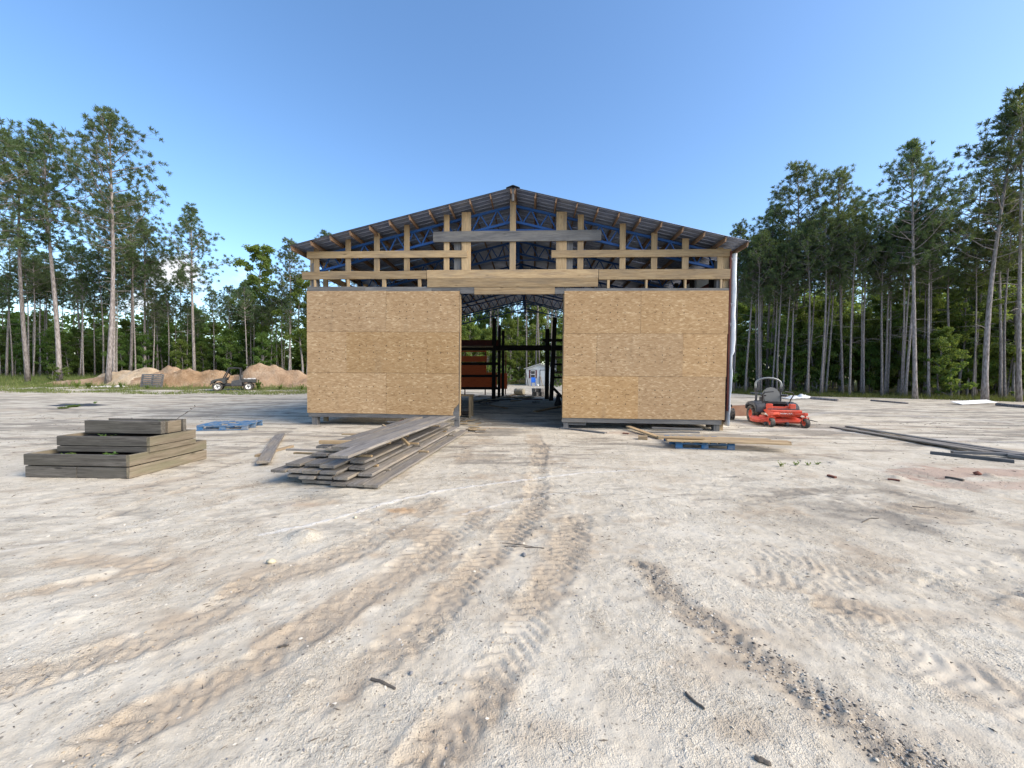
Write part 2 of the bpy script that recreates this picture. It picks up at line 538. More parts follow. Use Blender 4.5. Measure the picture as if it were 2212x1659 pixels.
def leafmat(name, cols, trans=0.35, scale=0.9, rough=0.6, vary=0.35):
    m, nt, p = newmat(name, rough, 0, 0.35)
    v = coords(nt, (1, 1, 1), 'Object')
    g = noise(nt, v, scale, 4, 0.6)
    g2 = noise(nt, v, scale * 9, 2, 0.5)
    f = mth(nt, 'ADD', mth(nt, 'MULTIPLY', g, 0.6), mth(nt, 'MULTIPLY', g2, 0.4))
    c = ramp(nt, f, [(0.3, cols[0]), (0.5, cols[1]), (0.7, cols[2])])
    oi = nt.nodes.new('ShaderNodeObjectInfo')
    hsv = nt.nodes.new('ShaderNodeHueSaturation'); L_(nt, c, hsv.inputs['Color'])
    L_(nt, mth(nt, 'ADD', mth(nt, 'MULTIPLY', oi.outputs['Random'], vary), 1 - vary / 2), hsv.inputs['Value'])
    L_(nt, mth(nt, 'ADD', mth(nt, 'MULTIPLY', mth(nt, 'FRACT', mth(nt, 'MULTIPLY', oi.outputs['Random'], 5.7)), 0.05), 0.475), hsv.inputs['Hue'])
    L_(nt, hsv.outputs[0], p.inputs['Base Color'])
    tr = nt.nodes.new('ShaderNodeBsdfTranslucent')
    L_(nt, mixc(nt, 0.5, hsv.outputs[0], (0.36, 0.42, 0.06), 'MIX'), tr.inputs['Color'])
    mx = nt.nodes.new('ShaderNodeMixShader'); mx.inputs[0].default_value = trans
    o = nt.nodes['Material Output']
    L_(nt, p.outputs[0], mx.inputs[1]); L_(nt, tr.outputs[0], mx.inputs[2]); L_(nt, mx.outputs[0], o.inputs['Surface'])
    return m
MAT['needle'] = leafmat('pine_needle', [(0.038, 0.070, 0.034), (0.070, 0.112, 0.048), (0.115, 0.162, 0.065)], 0.3)
MAT['leaf'] = leafmat('broad_leaf', [(0.075, 0.135, 0.036), (0.125, 0.20, 0.05), (0.20, 0.27, 0.07)], 0.55)
MAT['grass'] = leafmat('grass_blade', [(0.055, 0.085, 0.02), (0.10, 0.135, 0.035), (0.20, 0.19, 0.075)], 0.3, 0.25)
def bark():
    m, nt, p = newmat('pine_bark', 0.95)
    v = coords(nt, (7, 7, 1.6))
    vo = nt.nodes.new('ShaderNodeTexVoronoi'); vo.inputs['Scale'].default_value = 2.2
    L_(nt, v, vo.inputs['Vector'])
    g = noise(nt, v, 2.0, 5, 0.65)
    f = mth(nt, 'ADD', mth(nt, 'MULTIPLY', vo.outputs['Distance'], 0.6), mth(nt, 'MULTIPLY', g, 0.6))
    c = ramp(nt, f, [(0.25, (0.075, 0.062, 0.056)), (0.5, (0.17, 0.148, 0.138)), (0.8, (0.29, 0.262, 0.25))])
    oi = nt.nodes.new('ShaderNodeObjectInfo')
    hsv = nt.nodes.new('ShaderNodeHueSaturation'); L_(nt, c, hsv.inputs['Color'])
    L_(nt, mth(nt, 'ADD', mth(nt, 'MULTIPLY', oi.outputs['Random'], 0.5), 0.75), hsv.inputs['Value'])
    L_(nt, hsv.outputs[0], p.inputs['Base Color'])
    bump(nt, p, f, 0.8, 0.03)
    return m
MAT['bark'] = bark()

def dirt(name, a, b, c):
    m, nt, p = newmat(name, 0.95, 0, 0.1)
    v = coords(nt)
    g = noise(nt, v, 0.9, 6, 0.65); g2 = noise(nt, v, 7, 5, 0.65)
    f = mth(nt, 'ADD', mth(nt, 'MULTIPLY', g, 0.6), mth(nt, 'MULTIPLY', g2, 0.4))
    L_(nt, ramp(nt, f, [(0.32, a), (0.5, b), (0.68, c)]), p.inputs['Base Color'])
    bump(nt, p, g2, 0.8, 0.08)
    return m
MAT['dirt_orange'] = dirt('orange_dirt', (0.20, 0.125, 0.075), (0.30, 0.205, 0.13), (0.41, 0.315, 0.225))
MAT['dirt_pale'] = dirt('pale_dirt', (0.30, 0.21, 0.13), (0.40, 0.31, 0.21), (0.50, 0.42, 0.32))
MAT['dirt_brown'] = dirt('brown_dirt', (0.17, 0.10, 0.055), (0.27, 0.175, 0.10), (0.38, 0.28, 0.19))
MAT['soil'] = dirt('soil', (0.02, 0.016, 0.012), (0.04, 0.032, 0.024), (0.07, 0.055, 0.04))

# ================================================================== GROUND
def poly_ground(pts): return [G(x, y).to_2d() for x, y in pts]

def polydist(X, Y, pts):
    """distance to a polyline, signed side offset and arc length"""
    best = np.full(X.shape, 1e9); side = np.zeros(X.shape); along = np.zeros(X.shape)
    acc = 0.0
    for a, b in zip(pts[:-1], pts[1:]):
        dx, dy = b[0] - a[0], b[1] - a[1]; L = math.hypot(dx, dy)
        t = np.clip(((X - a[0]) * dx + (Y - a[1]) * dy) / (L * L), 0, 1)
        ex, ey = X - (a[0] + t * dx), Y - (a[1] + t * dy)
        d = np.hypot(ex, ey)
        m = d < best
        best = np.where(m, d, best)
        side = np.where(m, (dx * ey - dy * ex) / L, side)
        along = np.where(m, acc + t * L, along)
        acc += L
    return best, side, along

# wheel ruts:  points, half width, depth, brown, dark, white, tread
TRACKS = [
    ([(-160, 1550), (0, 1490), (176, 1424), (373, 1361), (471, 1310), (530, 1267), (640, 1232), (745, 1196), (850, 1132), (930, 1090)], .17, .014, .75, .1, 0, .5),
    ([(120, 1680), (243, 1596), (353, 1530), (490, 1471), (588, 1404), (686, 1345), (785, 1283), (894, 1219), (960, 1160), (1030, 1110)], .17, .016, .8, .1, 0, .7),
    ([(700, 1500), (851, 1398), (938, 1319), (1025, 1232), (1090, 1170), (1140, 1110), (1160, 1040), (1170, 960)], .16, .018, .7, .15, 0, 1.0),
    ([(900, 1690), (938, 1616), (1025, 1502), (1090, 1406), (1134, 1350), (1190, 1263), (1225, 1210), (1240, 1120)], .16, .014, .7, .2, 0, .8),
    ([(1400, 1225), (1440, 1270), (1520, 1341), (1616, 1406), (1703, 1459), (1782, 1515), (1856, 1563), (1980, 1650), (2060, 1710)], .14, .012, .8, .81, 0, .6),
    ([(1500, 1210), (1616, 1232), (1725, 1267), (1856, 1328), (1986, 1415), (2204, 1502), (2400, 1580)], .22, .008, .75, .1, 0, .5),
    ([(1560, 1350), (1638, 1341), (1812, 1328), (2073, 1319), (2260, 1345)], .18, .008, .6, .1, 0, .3),
    ([(1750, 1265), (1830, 1240), (1890, 1228)], .16, .006, .5, .1, 0, .4),
    ([(1780, 1296), (1900, 1285), (2100, 1290), (2300, 1280)], .14, .008, .45, .15, 0, .3),
    ([(1830, 1090), (1960, 1130), (2100, 1160), (2300, 1210)], .22, .010, .35, .6, 0, .3),
    ([(1900, 1085), (2000, 1108), (2150, 1135), (2320, 1170)], .13, .012, .25, .55, 0, .3),
    ([(-100, 1262), (60, 1228), (160, 1212), (350, 1222), (240, 1250), (120, 1270)], .10, .012, .6, .1, 0, .3),
    ([(228, 1115), (300, 1088), (414, 1054)], .11, .03, .55, .2, 0, .1),
    ([(-60, 1300), (50, 1283), (200, 1250), (345, 1222)], .08, .012, .6, .1, 0, .2),
    ([(470, 1062), (520, 1050), (560, 1043)], .09, .015, .5, .1, 0, .1),
    ([(560, 1155), (720, 1121), (829, 1088), (938, 1064), (1090, 1043), (1264, 1021), (1395, 1015)], .035, -.010, 0, 0, .6, 0),
    ([(1000, 1110), (1100, 1085), (1200, 1068), (1290, 1060)], .03, -.006, 0, 0, .35, 0),
    ([(-60, 1200), (150, 1170), (380, 1115), (600, 1060)], .04, -.006, 0, 0, .25, 0),
    ([(980, 1010), (1000, 985), (1030, 950), (1060, 925)], .16, .008, .5, .1, 0, .8),
    ([(1180, 1000), (1165, 970), (1150, 940), (1140, 922)], .16, .008, .5, .1, 0, .8),
    ([(-200, 985), (100, 960), (400, 905), (640, 868), (900, 850)], .2, .012, .35, .5, 0, .2),
    ([(-200, 905), (100, 890), (400, 872), (640, 858)], .25, .012, .35, .55, 0, .2),
    ([(-300, 1010), (20, 990), (60, 975), (420, 930), (640, 890)], .14, .015, .5, .4, 0, .2),
    ([(-300, 935), (60, 915), (300, 893), (560, 868), (660, 862)], .2, .012, .3, .6, 0, .2),
    ([(-200, 880), (200, 866), (450, 858), (660, 852)], .3, .012, .3, .6, 0, .2),
    ([(-200, 1120), (60, 1090), (250, 1060), (420, 1030), (540, 990)], .12, .012, .45, .3, 0, .2),
    ([(-200, 1075), (100, 1052), (400, 1010), (560, 960), (640, 920)], .12, .012, .35, .4, 0, .2),
    ([(1600, 1035), (1700, 1028), (1850, 1040), (2050, 1080), (2300, 1120)], .16, .012, .4, .6, 0, .3),
    ([(1560, 1000), (1680, 990), (1860, 975), (2000, 960), (2300, 940)], .18, .012, .35, .5, 0, .3),
    ([(1620, 1080), (1760, 1060), (1900, 1062), (2060, 1100)], .14, .012, .35, .6, 0, .3),
    ([(1580, 960), (1700, 945), (1850, 930), (2300, 905)], .2, .012, .35, .5, 0, .3),
    ([(1500, 1075), (1620, 1055), (1720, 1060)], .12, .010, .3, .5, 0, .3),
    ([(1640, 975), (1760, 985), (1900, 1005), (2120, 1060), (2400, 1120)], .2, .012, .2, .5, 0, .3),
    ([(1600, 930), (1760, 925), (1950, 945), (2300, 960)], .3, .01, .2, .35, .3, .2),
    ([(1640, 905), (1800, 890), (2000, 900), (2300, 920)], .3, .01, .2, .3, .3, .2),
    ([(520, 1720), (600, 1640), (680, 1580), (760, 1535)], .15, .006, .1, .1, 0, 1.5),
    ([(900, 1640), (960, 1600), (1040, 1540)], .13, .004, .2, .1, 0, 1.0),
    ([(1640, 1200), (1720, 1215), (1830, 1250), (1900, 1275)], .2, .004, .35, .1, 0, .45),
    ([(2080, 1290), (2150, 1262), (2230, 1240), (2330, 1220)], .2, .03, .1, .3, 0, 1.6),
]
# soil patches: centre px, size in metres (x, y), kind, amount
PATCHES = [
    ((2120, 1022), (2.0, .45), 'red', .8), ((2180, 1050), (1.6, .35), 'red', .7), ((2000, 1004), (1.2, .2), 'red', .45),
    ((1370, 936), (1.3, .35), 'red', .6), ((1440, 945), (1.0, .3), 'red', .45), ((1300, 950), (.8, .3), 'brown', .4),
    ((1075, 925), (.6, .18), 'orange', .7), ((1030, 935), (.5, .15), 'orange', .6), ((1130, 930), (.5, .12), 'orange', .5),
    ((860, 1102), (.28, .14), 'orange', .9), ((890, 1150), (.3, .16), 'brown', .9), ((640, 1090), (.5, .16), 'red', .4), ((680, 1085), (.4, .2), 'brown', .5),
    ((1900, 1120), (1.2, .4), 'dark', .35), ((1750, 1090), (.7, .15), 'dark', .4), ((1640, 1380), (.4, .1), 'brown', .4),
    ((180, 1200), (.7, .2), 'brown', .35), ((520, 1235), (.25, .25), 'brown', .5), ((330, 1330), (.3, .1), 'brown', .4),
    ((1200, 985), (.7, .3), 'brown', .4), ((1000, 985), (.8, .35), 'brown', .55), ((1600, 1570), (.2, .1), 'brown', .6),
    ((1980, 1330), (.5, .1), 'brown', .5), ((1640, 940), (.7, .3), 'red', .25), ((660, 1152), (.12, .05), 'brown', .9),
]
CLEAR_X = [-90, -50, -30, -20, -13, -8, -3, 0, 6, 9, 12, 16, 21, 26, 31, 38, 60]
CLEAR_Y = [33, 33, 32.5, 31.8, 32.3, 36, 47, 49, 49, 47, 40, 36.5, 33, 30.5, 28.5, 26.5, 22]

def ground_z(X, Y, detail=True):
    Z = terrain(X, Y) + (fbm(X * .11, Y * .11, 3, 3) - .5) * 0.12 * sstep(14, 26, Y)
    Z = Z + (fbm(X * .7, Y * .7, 11, 3) - .5) * 0.028
    return Z

def build_ground():
    def axis(lo, hi, step):
        xs = [0.0]
        while xs[-1] < hi: xs.append(xs[-1] + step(xs[-1]))
        return xs
    ypos = axis(0, 420, lambda y: 0.014 if y < 3 else 0.014 + 0.0016 * (y - 3) ** 1.6 if y < 30 else 0.45 + (y - 30) * .06)
    ys = np.array([-60, -30, -12, -5, -2, -.8, -.2] + [0.35 + y for y in ypos])
    xp = axis(0, 420, lambda x: 0.018 if x < 2.6 else 0.018 + 0.0065 * (x - 2.6) if x < 30 else 0.2 + (x - 30) * .08)
    xs = np.array([-x for x in xp[:0:-1]] + xp)
    X, Y = np.meshgrid(xs, ys)
    Z = ground_z(X, Y)
    near = 1 - sstep(18, 34, Y)
    attr = {k: np.zeros(X.shape) for k in ('brown', 'red', 'orange', 'dark', 'white', 'grass')}
    # overall clumpiness of the soil
    n1 = fbm(X * .55, Y * .55, 21, 5, .55)
    n2 = fbm(X * 1.9 + 3, Y * 2.4, 31, 5, .6)
    n3 = fbm(X * 9, Y * 9, 41, 4, .6)
    n4 = fbm(X * 26, Y * 26, 51, 3, .6)
    nearfine = 1 - sstep(7, 14, np.hypot(X, Y))
    Z += (n3 - .5) * 0.009 * near + (n4 - .5) * 0.011 * nearfine
    # scuffed ridges
    sc = fbm(X * 2.2 + n2 * 2, Y * 7 + n2 * 2, 61, 4, .55)
    scm = sstep(.48, .66, fbm(X * .4, Y * .4, 71, 3)) * near
    Z += (np.abs(sc - .5) * -2 + .3) * 0.02 * scm
    attr['dark'] += scm * sstep(.56, .72, sc) * .55
    attr['brown'] += sstep(.55, .72, n2) * .5 * near + sstep(.52, .74, n1) * .35
    veil = np.exp(-((X + .6 + .12 * (Y - 4)) / 2.6) ** 2) * np.exp(-((Y - 4.0) / 4.0) ** 2)
    attr['brown'] += veil * (.05 + .35 * n2)
    veil = np.exp(-((X - 4.2) / 2.2) ** 2) * np.exp(-((Y - 4.2) / 1.8) ** 2)
    attr['brown'] += veil * (.05 + .45 * n2); attr['dark'] += veil * n1 * .25
    streak = fbm(X * .5, Y * 3.2 + X * .15, 81, 5, .6)
    far = sstep(5, 11, Y) * (1 - sstep(34, 44, Y))
    attr['dark'] += sstep(.48, .64, streak) * .8 * far + sstep(.52, .66, fbm(X * 1.3 + Y * .3, Y * 5.5 - X * .4, 85, 5, .6)) * .7 * sstep(3.5, 8, Y) * (1 - sstep(26, 34, Y)) * sstep(.35, .6, fbm(X * .3, Y * .3, 87, 2))
    attr['brown'] += sstep(.54, .72, fbm(X * .35 + 5, Y * 2.1 - X * .2, 91, 5, .6)) * .6 * far
    for (pts, hw, dep, br, dk, wh, tread) in TRACKS:
        p = poly_ground(pts)
        lo = (min(q[0] for q in p) - .8, min(q[1] for q in p) - .8); hi = (max(q[0] for q in p) + .8, max(q[1] for q in p) + .8)
        m = (X > lo[0]) & (X < hi[0]) & (Y > lo[1]) & (Y < hi[1])
        if not m.any(): continue
        x, y = X[m], Y[m]
        d, s, t = polydist(x, y, p)
        wob = (vnoise(t * 1.3, t * 0 + hw * 91, 5) - .5) * hw * .8
        d = np.abs(s + wob) + np.where(d > np.abs(s) + 1e-3, d - np.abs(s), 0)
        hwv = hw * (.75 + .5 * vnoise(t * .9, t * 0 + 3.3, 7))
        edge = d + (vnoise(x * 14, y * 14, 9) - .5) * hw * .9
        inside = 1 - sstep(hwv * .55, hwv * 1.15, edge)
        patch = sstep(.28, .55, fbm(x * 1.7, y * 1.7, 15, 3))
        rim = np.exp(-((d - hwv * 1.15) / (hwv * .25)) ** 2)
        z = -.6 * dep * inside * (.3 + .7 * patch) + (0.5 * abs(dep)) * rim * sstep(.35, .7, vnoise(x * 12, y * 12, 19))
        if tread:
            lug = np.sin(2 * math.pi * (t / .085 + np.abs(s) / hw * 1.1 + 1.1 * vnoise(x * 3, y * 3, 23)))
            z += np.clip(lug * 2.2 + (vnoise(x * 40, y * 40, 35) - .5) * 1.6, -1, 1) * .0075 * min(tread, 1.4) * (1 - sstep(hwv * .8, hwv * 1.1, d)) * sstep(.34, .52, fbm(x * 1.1, y * 1.1, 25, 3))
        if dk > .8:      # churned rubble
            z += (vnoise(x * 30, y * 30, 27) - .4) * .02 * inside + (vnoise(x * 13, y * 13, 28) - .5) * .016 * inside
        elif br > .5:
            z += (vnoise(x * 24, y * 24, 29) - .5) * .016 * inside * patch
        Z[m] += z
        soft = 1 - sstep(hwv * .3, hwv * 2.0, d + (vnoise(x * 9, y * 9, 33) - .5) * hw * 1.2)
        am = np.maximum(inside * .6, soft) * (.15 + .85 * patch) if wh == 0 else inside
        attr['brown'][m] += am * br; attr['dark'][m] += am * dk * (.8 if dk < .8 else .62)
        attr['white'][m] = np.maximum(attr['white'][m], (1 - sstep(hw * .5, hw * 1.1, edge)) * wh)
    for ((px, py), (sx, sy), k, amt) in PATCHES:
        c = G(px, py)
        r = np.hypot((X - c.x) / sx, (Y - c.y) / sy) + (n2 - .5) * 1.6 + (n3 - .5) * .5
        attr[k] += (1 - sstep(.45, 1.15, r)) * amt
    # small heaps of loose earth
    for (px, py, r, h) in ((660, 1158, .16, .07), (2140, 1030, .10, .06), (1935, 1032, .14, .03), (1810, 1000, .2, .03), (620, 978, .2, .05), (560, 985, .2, .04), (150, 1330, .2, .02), (1360, 1110, .2, .02)):
        c = G(px, py)
        d = np.hypot(X - c.x, (Y - c.y)) / r
        Z += h * np.exp(-d * d * 1.6) * (.6 + .8 * n3)
    # churned sawdust and mud near the door
    # grass beyond the clearing
    yb = np.interp(X, CLEAR_X, CLEAR_Y) + (fbm(X * .25, Y * .25, 101, 3) - .5) * 5
    attr['grass'] = sstep(-.6, 1.4, Y - yb)
    attr['grass'] = np.maximum(attr['grass'], .8 * sstep(.6, .7, fbm(X * .5, Y * .8, 111, 3)) * sstep(26, 29, Y) * (X < -8))
    for k in ('brown', 'red', 'orange', 'dark', 'white'):
        attr[k] = attr[k] * (1 - attr['grass'])
    ny, nx = X.shape
    co = np.stack([X, Y, Z], -1).reshape(-1, 3).astype(np.float32)
    idx = np.arange(nx * ny).reshape(ny, nx)
    q = np.stack([idx[:-1, :-1], idx[:-1, 1:], idx[1:, 1:], idx[1:, :-1]], -1).reshape(-1, 4)
    me = bpy.data.meshes.new('ground')
    me.vertices.add(len(co)); me.vertices.foreach_set('co', co.ravel())
    me.loops.add(q.size); me.loops.foreach_set('vertex_index', q.ravel().astype(np.int32))
    me.polygons.add(len(q)); me.polygons.foreach_set('loop_start', np.arange(0, q.size, 4, dtype=np.int32))
    me.update(calc_edges=True)
    me.polygons.foreach_set('use_smooth', np.ones(len(q), dtype=bool))
    for nm, (a, b, c) in (('soil_a', ('brown', 'red', 'orange')), ('soil_b', ('dark', 'white', 'grass'))):
        la = me.attributes.new(nm, 'FLOAT_COLOR', 'POINT')
        arr = np.stack([np.clip(attr[a], 0, 1), np.clip(attr[b], 0, 1), np.clip(attr[c], 0, 1), np.ones(X.shape)], -1).astype(np.float32)
        la.data.foreach_set('color', arr.ravel())
    global GX, GY, GZ
    GX, GY, GZ = xs, ys, Z
    return me

def gz(x, y):
    """height of the finished ground mesh"""
    i = min(max(np.searchsorted(GX, x) - 1, 0), len(GX) - 2); j = min(max(np.searchsorted(GY, y) - 1, 0), len(GY) - 2)
    u = (x - GX[i]) / (GX[i + 1] - GX[i]); v = (y - GY[j]) / (GY[j + 1] - GY[j])
    return float((GZ[j, i] * (1 - u) + GZ[j, i + 1] * u) * (1 - v) + (GZ[j + 1, i] * (1 - u) + GZ[j + 1, i + 1] * u) * v)

def groundmat():
    m, nt, p = newmat('sandy_ground', 0.95, 0, 0.08)
    A = nt.nodes.new('ShaderNodeAttribute'); A.attribute_name = 'soil_a'
    B = nt.nodes.new('ShaderNodeAttribute'); B.attribute_name = 'soil_b'
    sa = nt.nodes.new('ShaderNodeSeparateColor'); L_(nt, A.outputs['Color'], sa.inputs[0])
    sb = nt.nodes.new('ShaderNodeSeparateColor'); L_(nt, B.outputs['Color'], sb.inputs[0])
    v = coords(nt, (1, 1, 1), 'Object', rand=False)
    a = noise(nt, v, 0.8, 4, 0.6); b = noise(nt, v, 6.0, 4, 0.65); c = noise(nt, v, 42.0, 3, 0.7); d = noise(nt, v, 150.0, 1, 0.5)
    pk = noise(nt, v, 1.7, 3, 0.6, 0.5)
    loose = mth(nt, 'ADD', mth(nt, 'MULTIPLY', ramp(nt, pk, [(0.42, (0, 0, 0)), (0.6, (1, 1, 1))]), 0.8), 0.35)
    f = mth(nt, 'ADD', mth(nt, 'ADD', mth(nt, 'MULTIPLY', a, 0.25), mth(nt, 'MULTIPLY', b, 0.28)), mth(nt, 'ADD', mth(nt, 'MULTIPLY', mth(nt, 'ADD', mth(nt, 'MULTIPLY', mth(nt, 'SUBTRACT', c, .5), loose), .5), 0.27), mth(nt, 'MULTIPLY', mth(nt, 'ADD', mth(nt, 'MULTIPLY', mth(nt, 'SUBTRACT', d, .5), loose), .5), 0.20)))
    col = ramp(nt, f, [(0.36, (0.21, 0.175, 0.128)), (0.44, (0.41, 0.36, 0.282)), (0.52, (0.515, 0.466, 0.378)), (0.63, (0.61, 0.565, 0.475))])
    grain = mth(nt, 'ADD', mth(nt, 'MULTIPLY', c, 0.6), mth(nt, 'MULTIPLY', d, 0.4))
    def lay(base, mask, colour, lo=0.3, hi=0.7, amt=1.0):
        # soil edges break up into grains
        e = mth(nt, 'ADD', mask, mth(nt, 'MULTIPLY', mth(nt, 'SUBTRACT', mth(nt, 'ADD', mth(nt, 'MULTIPLY', b, .35), mth(nt, 'MULTIPLY', grain, .65)), 0.5), 2.2))
        r = nt.nodes.new('ShaderNodeMapRange'); r.interpolation_type = 'SMOOTHSTEP'
        L_(nt, e, r.inputs['Value']); r.inputs['From Min'].default_value = lo; r.inputs['From Max'].default_value = hi
        g = mth(nt, 'MULTIPLY', r.outputs[0], mth(nt, 'MULTIPLY', mth(nt, 'POWER', mask, 0.6), amt))
        return mixc(nt, g, base, colour)
    col = lay(col, sa.outputs[0], mixc(nt, grain, (0.215, 0.152, 0.095), (0.45, 0.365, 0.268)), 0.0, 1.1, 0.72)
    col = lay(col, sa.outputs[1], mixc(nt, grain, (0.22, 0.11, 0.075), (0.44, 0.29, 0.22)), 0.0, 1.1, 0.8)
    col = lay(col, sa.outputs[2], mixc(nt, grain, (0.32, 0.18, 0.085), (0.52, 0.36, 0.21)), 0.0, 1.0, 0.85)
    col = lay(col, sb.outputs[0], mixc(nt, grain, (0.095, 0.082, 0.066), (0.36, 0.325, 0.27)), 0.0, 0.85, 0.95)
    col = lay(col, sb.outputs[1], (0.62, 0.60, 0.56), -0.2, 0.7, 0.85)
    # dark specks: bits of bark and gravel
    for sc, th, amt, cc in ((22.0, 0.14, 0.7, (0.13, 0.115, 0.095)), (52.0, 0.20, 0.6, (0.18, 0.155, 0.125))):
        vo = nt.nodes.new('ShaderNodeTexVoronoi'); vo.inputs['Scale'].default_value = sc
        L_(nt, v, vo.inputs['Vector'])
        bw = nt.nodes.new('ShaderNodeSeparateColor'); L_(nt, vo.outputs['Color'], bw.inputs[0])
        keep = mth(nt, 'GREATER_THAN', mth(nt, 'ADD', bw.outputs[0], mth(nt, 'MULTIPLY', mth(nt, 'SUBTRACT', a, .5), 1.2)), 0.55)
        lim = mth(nt, 'MULTIPLY', bw.outputs[1], th * 1.6)
        dot = mth(nt, 'LESS_THAN', vo.outputs['Distance'], lim)
        col = mixc(nt, mth(nt, 'MULTIPLY', mth(nt, 'MULTIPLY', dot, keep), amt), col, cc)
    gcol = mixc(nt, b, mixc(nt, c, (0.05, 0.065, 0.018), (0.10, 0.11, 0.035)), mixc(nt, c, (0.12, 0.11, 0.05), (0.22, 0.185, 0.11)))
    col = lay(col, sb.outputs[2], gcol, 0.2, 0.6, 1.0)
    L_(nt, col, p.inputs['Base Color'])
    h = mth(nt, 'MULTIPLY', mth(nt, 'ADD', mth(nt, 'MULTIPLY', c, 0.7), mth(nt, 'MULTIPLY', d, 0.3)), loose)
    bump(nt, p, h, 0.9, 0.02)
    return m

ground = link('ground', build_ground(), groundmat())
tag(ground, 'pale sandy clearing with wheel ruts, brown soil and grassy edges', None, None, 'structure')

# ---- loose gravel and bark bits, uncountable
def scatter_mesh(name, items, nf):
    me = bpy.data.meshes.new(name)
    vs = np.concatenate([i[0] for i in items]); 
    fs = []; o = 0
    for (v, f) in items:
        fs.append(f + o); o += len(v)
    fs = np.concatenate(fs)
    me.vertices.add(len(vs)); me.vertices.foreach_set('co', vs.astype(np.float32).ravel())
    k = fs.shape[1]
    me.loops.add(fs.size); me.loops.foreach_set('vertex_index', fs.astype(np.int32).ravel())
    me.polygons.add(len(fs)); me.polygons.foreach_set('loop_start', np.arange(0, fs.size, k, dtype=np.int32))
    me.update(calc_edges=True)
    return me
ICO_V = np.array([(0, 0, 1), (.9, 0, .3), (.28, .85, .3), (-.73, .53, .3), (-.73, -.53, .3), (.28, -.85, .3), (.73, .53, -.3), (-.28, .85, -.3), (-.9, 0, -.3), (-.28, -.85, -.3), (.73, -.53, -.3), (0, 0, -1)])
ICO_F = np.array([(0, 1, 2), (0, 2, 3), (0, 3, 4), (0, 4, 5), (0, 5, 1), (1, 6, 2), (2, 7, 3), (3, 8, 4), (4, 9, 5), (5, 10, 1), (6, 7, 2), (7, 8, 3), (8, 9, 4), (9, 10, 5), (10, 6, 1), (11, 7, 6), (11, 8, 7), (11, 9, 8), (11, 10, 9), (11, 6, 10)])
nr = np.random.RandomState(5)
def pebbles(n, region, smin, smax, mat, name, label, flat=.6):
    items = []
    for i in range(n):
        x, y = region()
        s = smin + (smax - smin) * nr.rand() ** 3
        v = ICO_V * (1 + (nr.rand(12, 1) - .5) * .5) * s * np.array([1, .5 + .5 * nr.rand(), flat * (.5 + .5 * nr.rand())])
        a = nr.rand() * 6.28; c, sn = math.cos(a), math.sin(a)
        v = v @ np.array([[c, sn, 0], [-sn, c, 0], [0, 0, 1]])
        v = v + np.array([x, y, gz(x, y) + s * flat * .15])
        items.append((v, ICO_F))
    o = link(name, scatter_mesh(name, items, 3), mat)
    tag(o, label, None, None, 'stuff')
    return o
def reg_near():
    y = 1.1 + 9 * nr.rand() ** 1.7
    return (nr.rand() * 2 - 1) * (1.35 * y + .3), y
rub = poly_ground(TRACKS[4][0])
def reg_rubble():
    i = nr.randint(len(rub) - 1); t = nr.rand()
    a, b = rub[i], rub[i + 1]
    return a[0] + (b[0] - a[0]) * t + nr.randn() * .09, a[1] + (b[1] - a[1]) * t + nr.randn() * .07
pebbles(900, reg_near, .003, .011, MAT['stone'], 'gravel', 'dark grit and bark crumbs strewn over the sand')
pebbles(900, reg_rubble, .003, .012, plain('rubble_clod', (.42, .38, .32), .95, scale=15, var=.3), 'rubble', 'pale broken clods and chips along the dark wheel rut', .35)
pebbles(1000, reg_rubble, .003, .011, MAT['stick'], 'bark_chips', 'dark bark chips along the dark wheel rut', .35)
clods = plain('soil_clod', (.36, .29, .205), .95, scale=15, var=.3)
def reg_ruts():
    tr = TRACKS[nr.randint(4)][0]; q = poly_ground(tr); i = nr.randint(len(q) - 1); t = nr.rand(); a, b = q[i], q[i + 1]
    return a[0] + (b[0] - a[0]) * t + nr.randn() * .1, a[1] + (b[1] - a[1]) * t + nr.randn() * .1
pebbles(700, reg_ruts, .003, .010, clods, 'crumbs', 'crumbs of brown earth turned up in the wheel ruts', .5)

# flat flecks of bark, needles and chips all over the yard
def flecks(n, name, label, mat, smin, smax, stretch):
    y = .95 + 13 * nr.rand(n) ** 1.55; x = (nr.rand(n) * 2 - 1) * (1.36 * y + .3)
    keep = fbm(x * .8, y * .8, 201, 3) + nr.rand(n) * .35 > .60
    x, y = x[keep], y[keep]; n = len(x)
    z = np.array([gz(a, b) for a, b in zip(x, y)]) + .002
    a = nr.rand(n) * 6.28; s = (smin + (smax - smin) * nr.rand(n) ** 2.5) * (.8 + .12 * y)
    t = s * stretch * (.4 + .6 * nr.rand(n))
    ca, sa_ = np.cos(a), np.sin(a)
    c = np.stack([x, y, z], 1)
    ax = np.stack([ca * s, sa_ * s, nr.randn(n) * s * .25], 1); bx = np.stack([-sa_ * t, ca * t, nr.randn(n) * t * .4], 1)
    up = np.array([0, 0, 1.0]) * (s * .22)[:, None]
    V = np.concatenate([np.stack([c - ax, c - bx * .9, c + up], 1), np.stack([c - bx * .9, c + ax, c + up], 1), np.stack([c + ax, c + bx * .8, c + up], 1), np.stack([c + bx * .8, c - ax, c + up], 1)], 0)
    me = bpy.data.meshes.new(name)
    me.vertices.add(len(V) * 3); me.vertices.foreach_set('co', V.reshape(-1).astype(np.float32))
    me.loops.add(len(V) * 3); me.loops.foreach_set('vertex_index', np.arange(len(V) * 3, dtype=np.int32))
    me.polygons.add(len(V)); me.polygons.foreach_set('loop_start', np.arange(0, len(V) * 3, 3, dtype=np.int32))
    me.update(calc_edges=True)
    tag(link(name, me, mat), label, None, None, 'stuff')
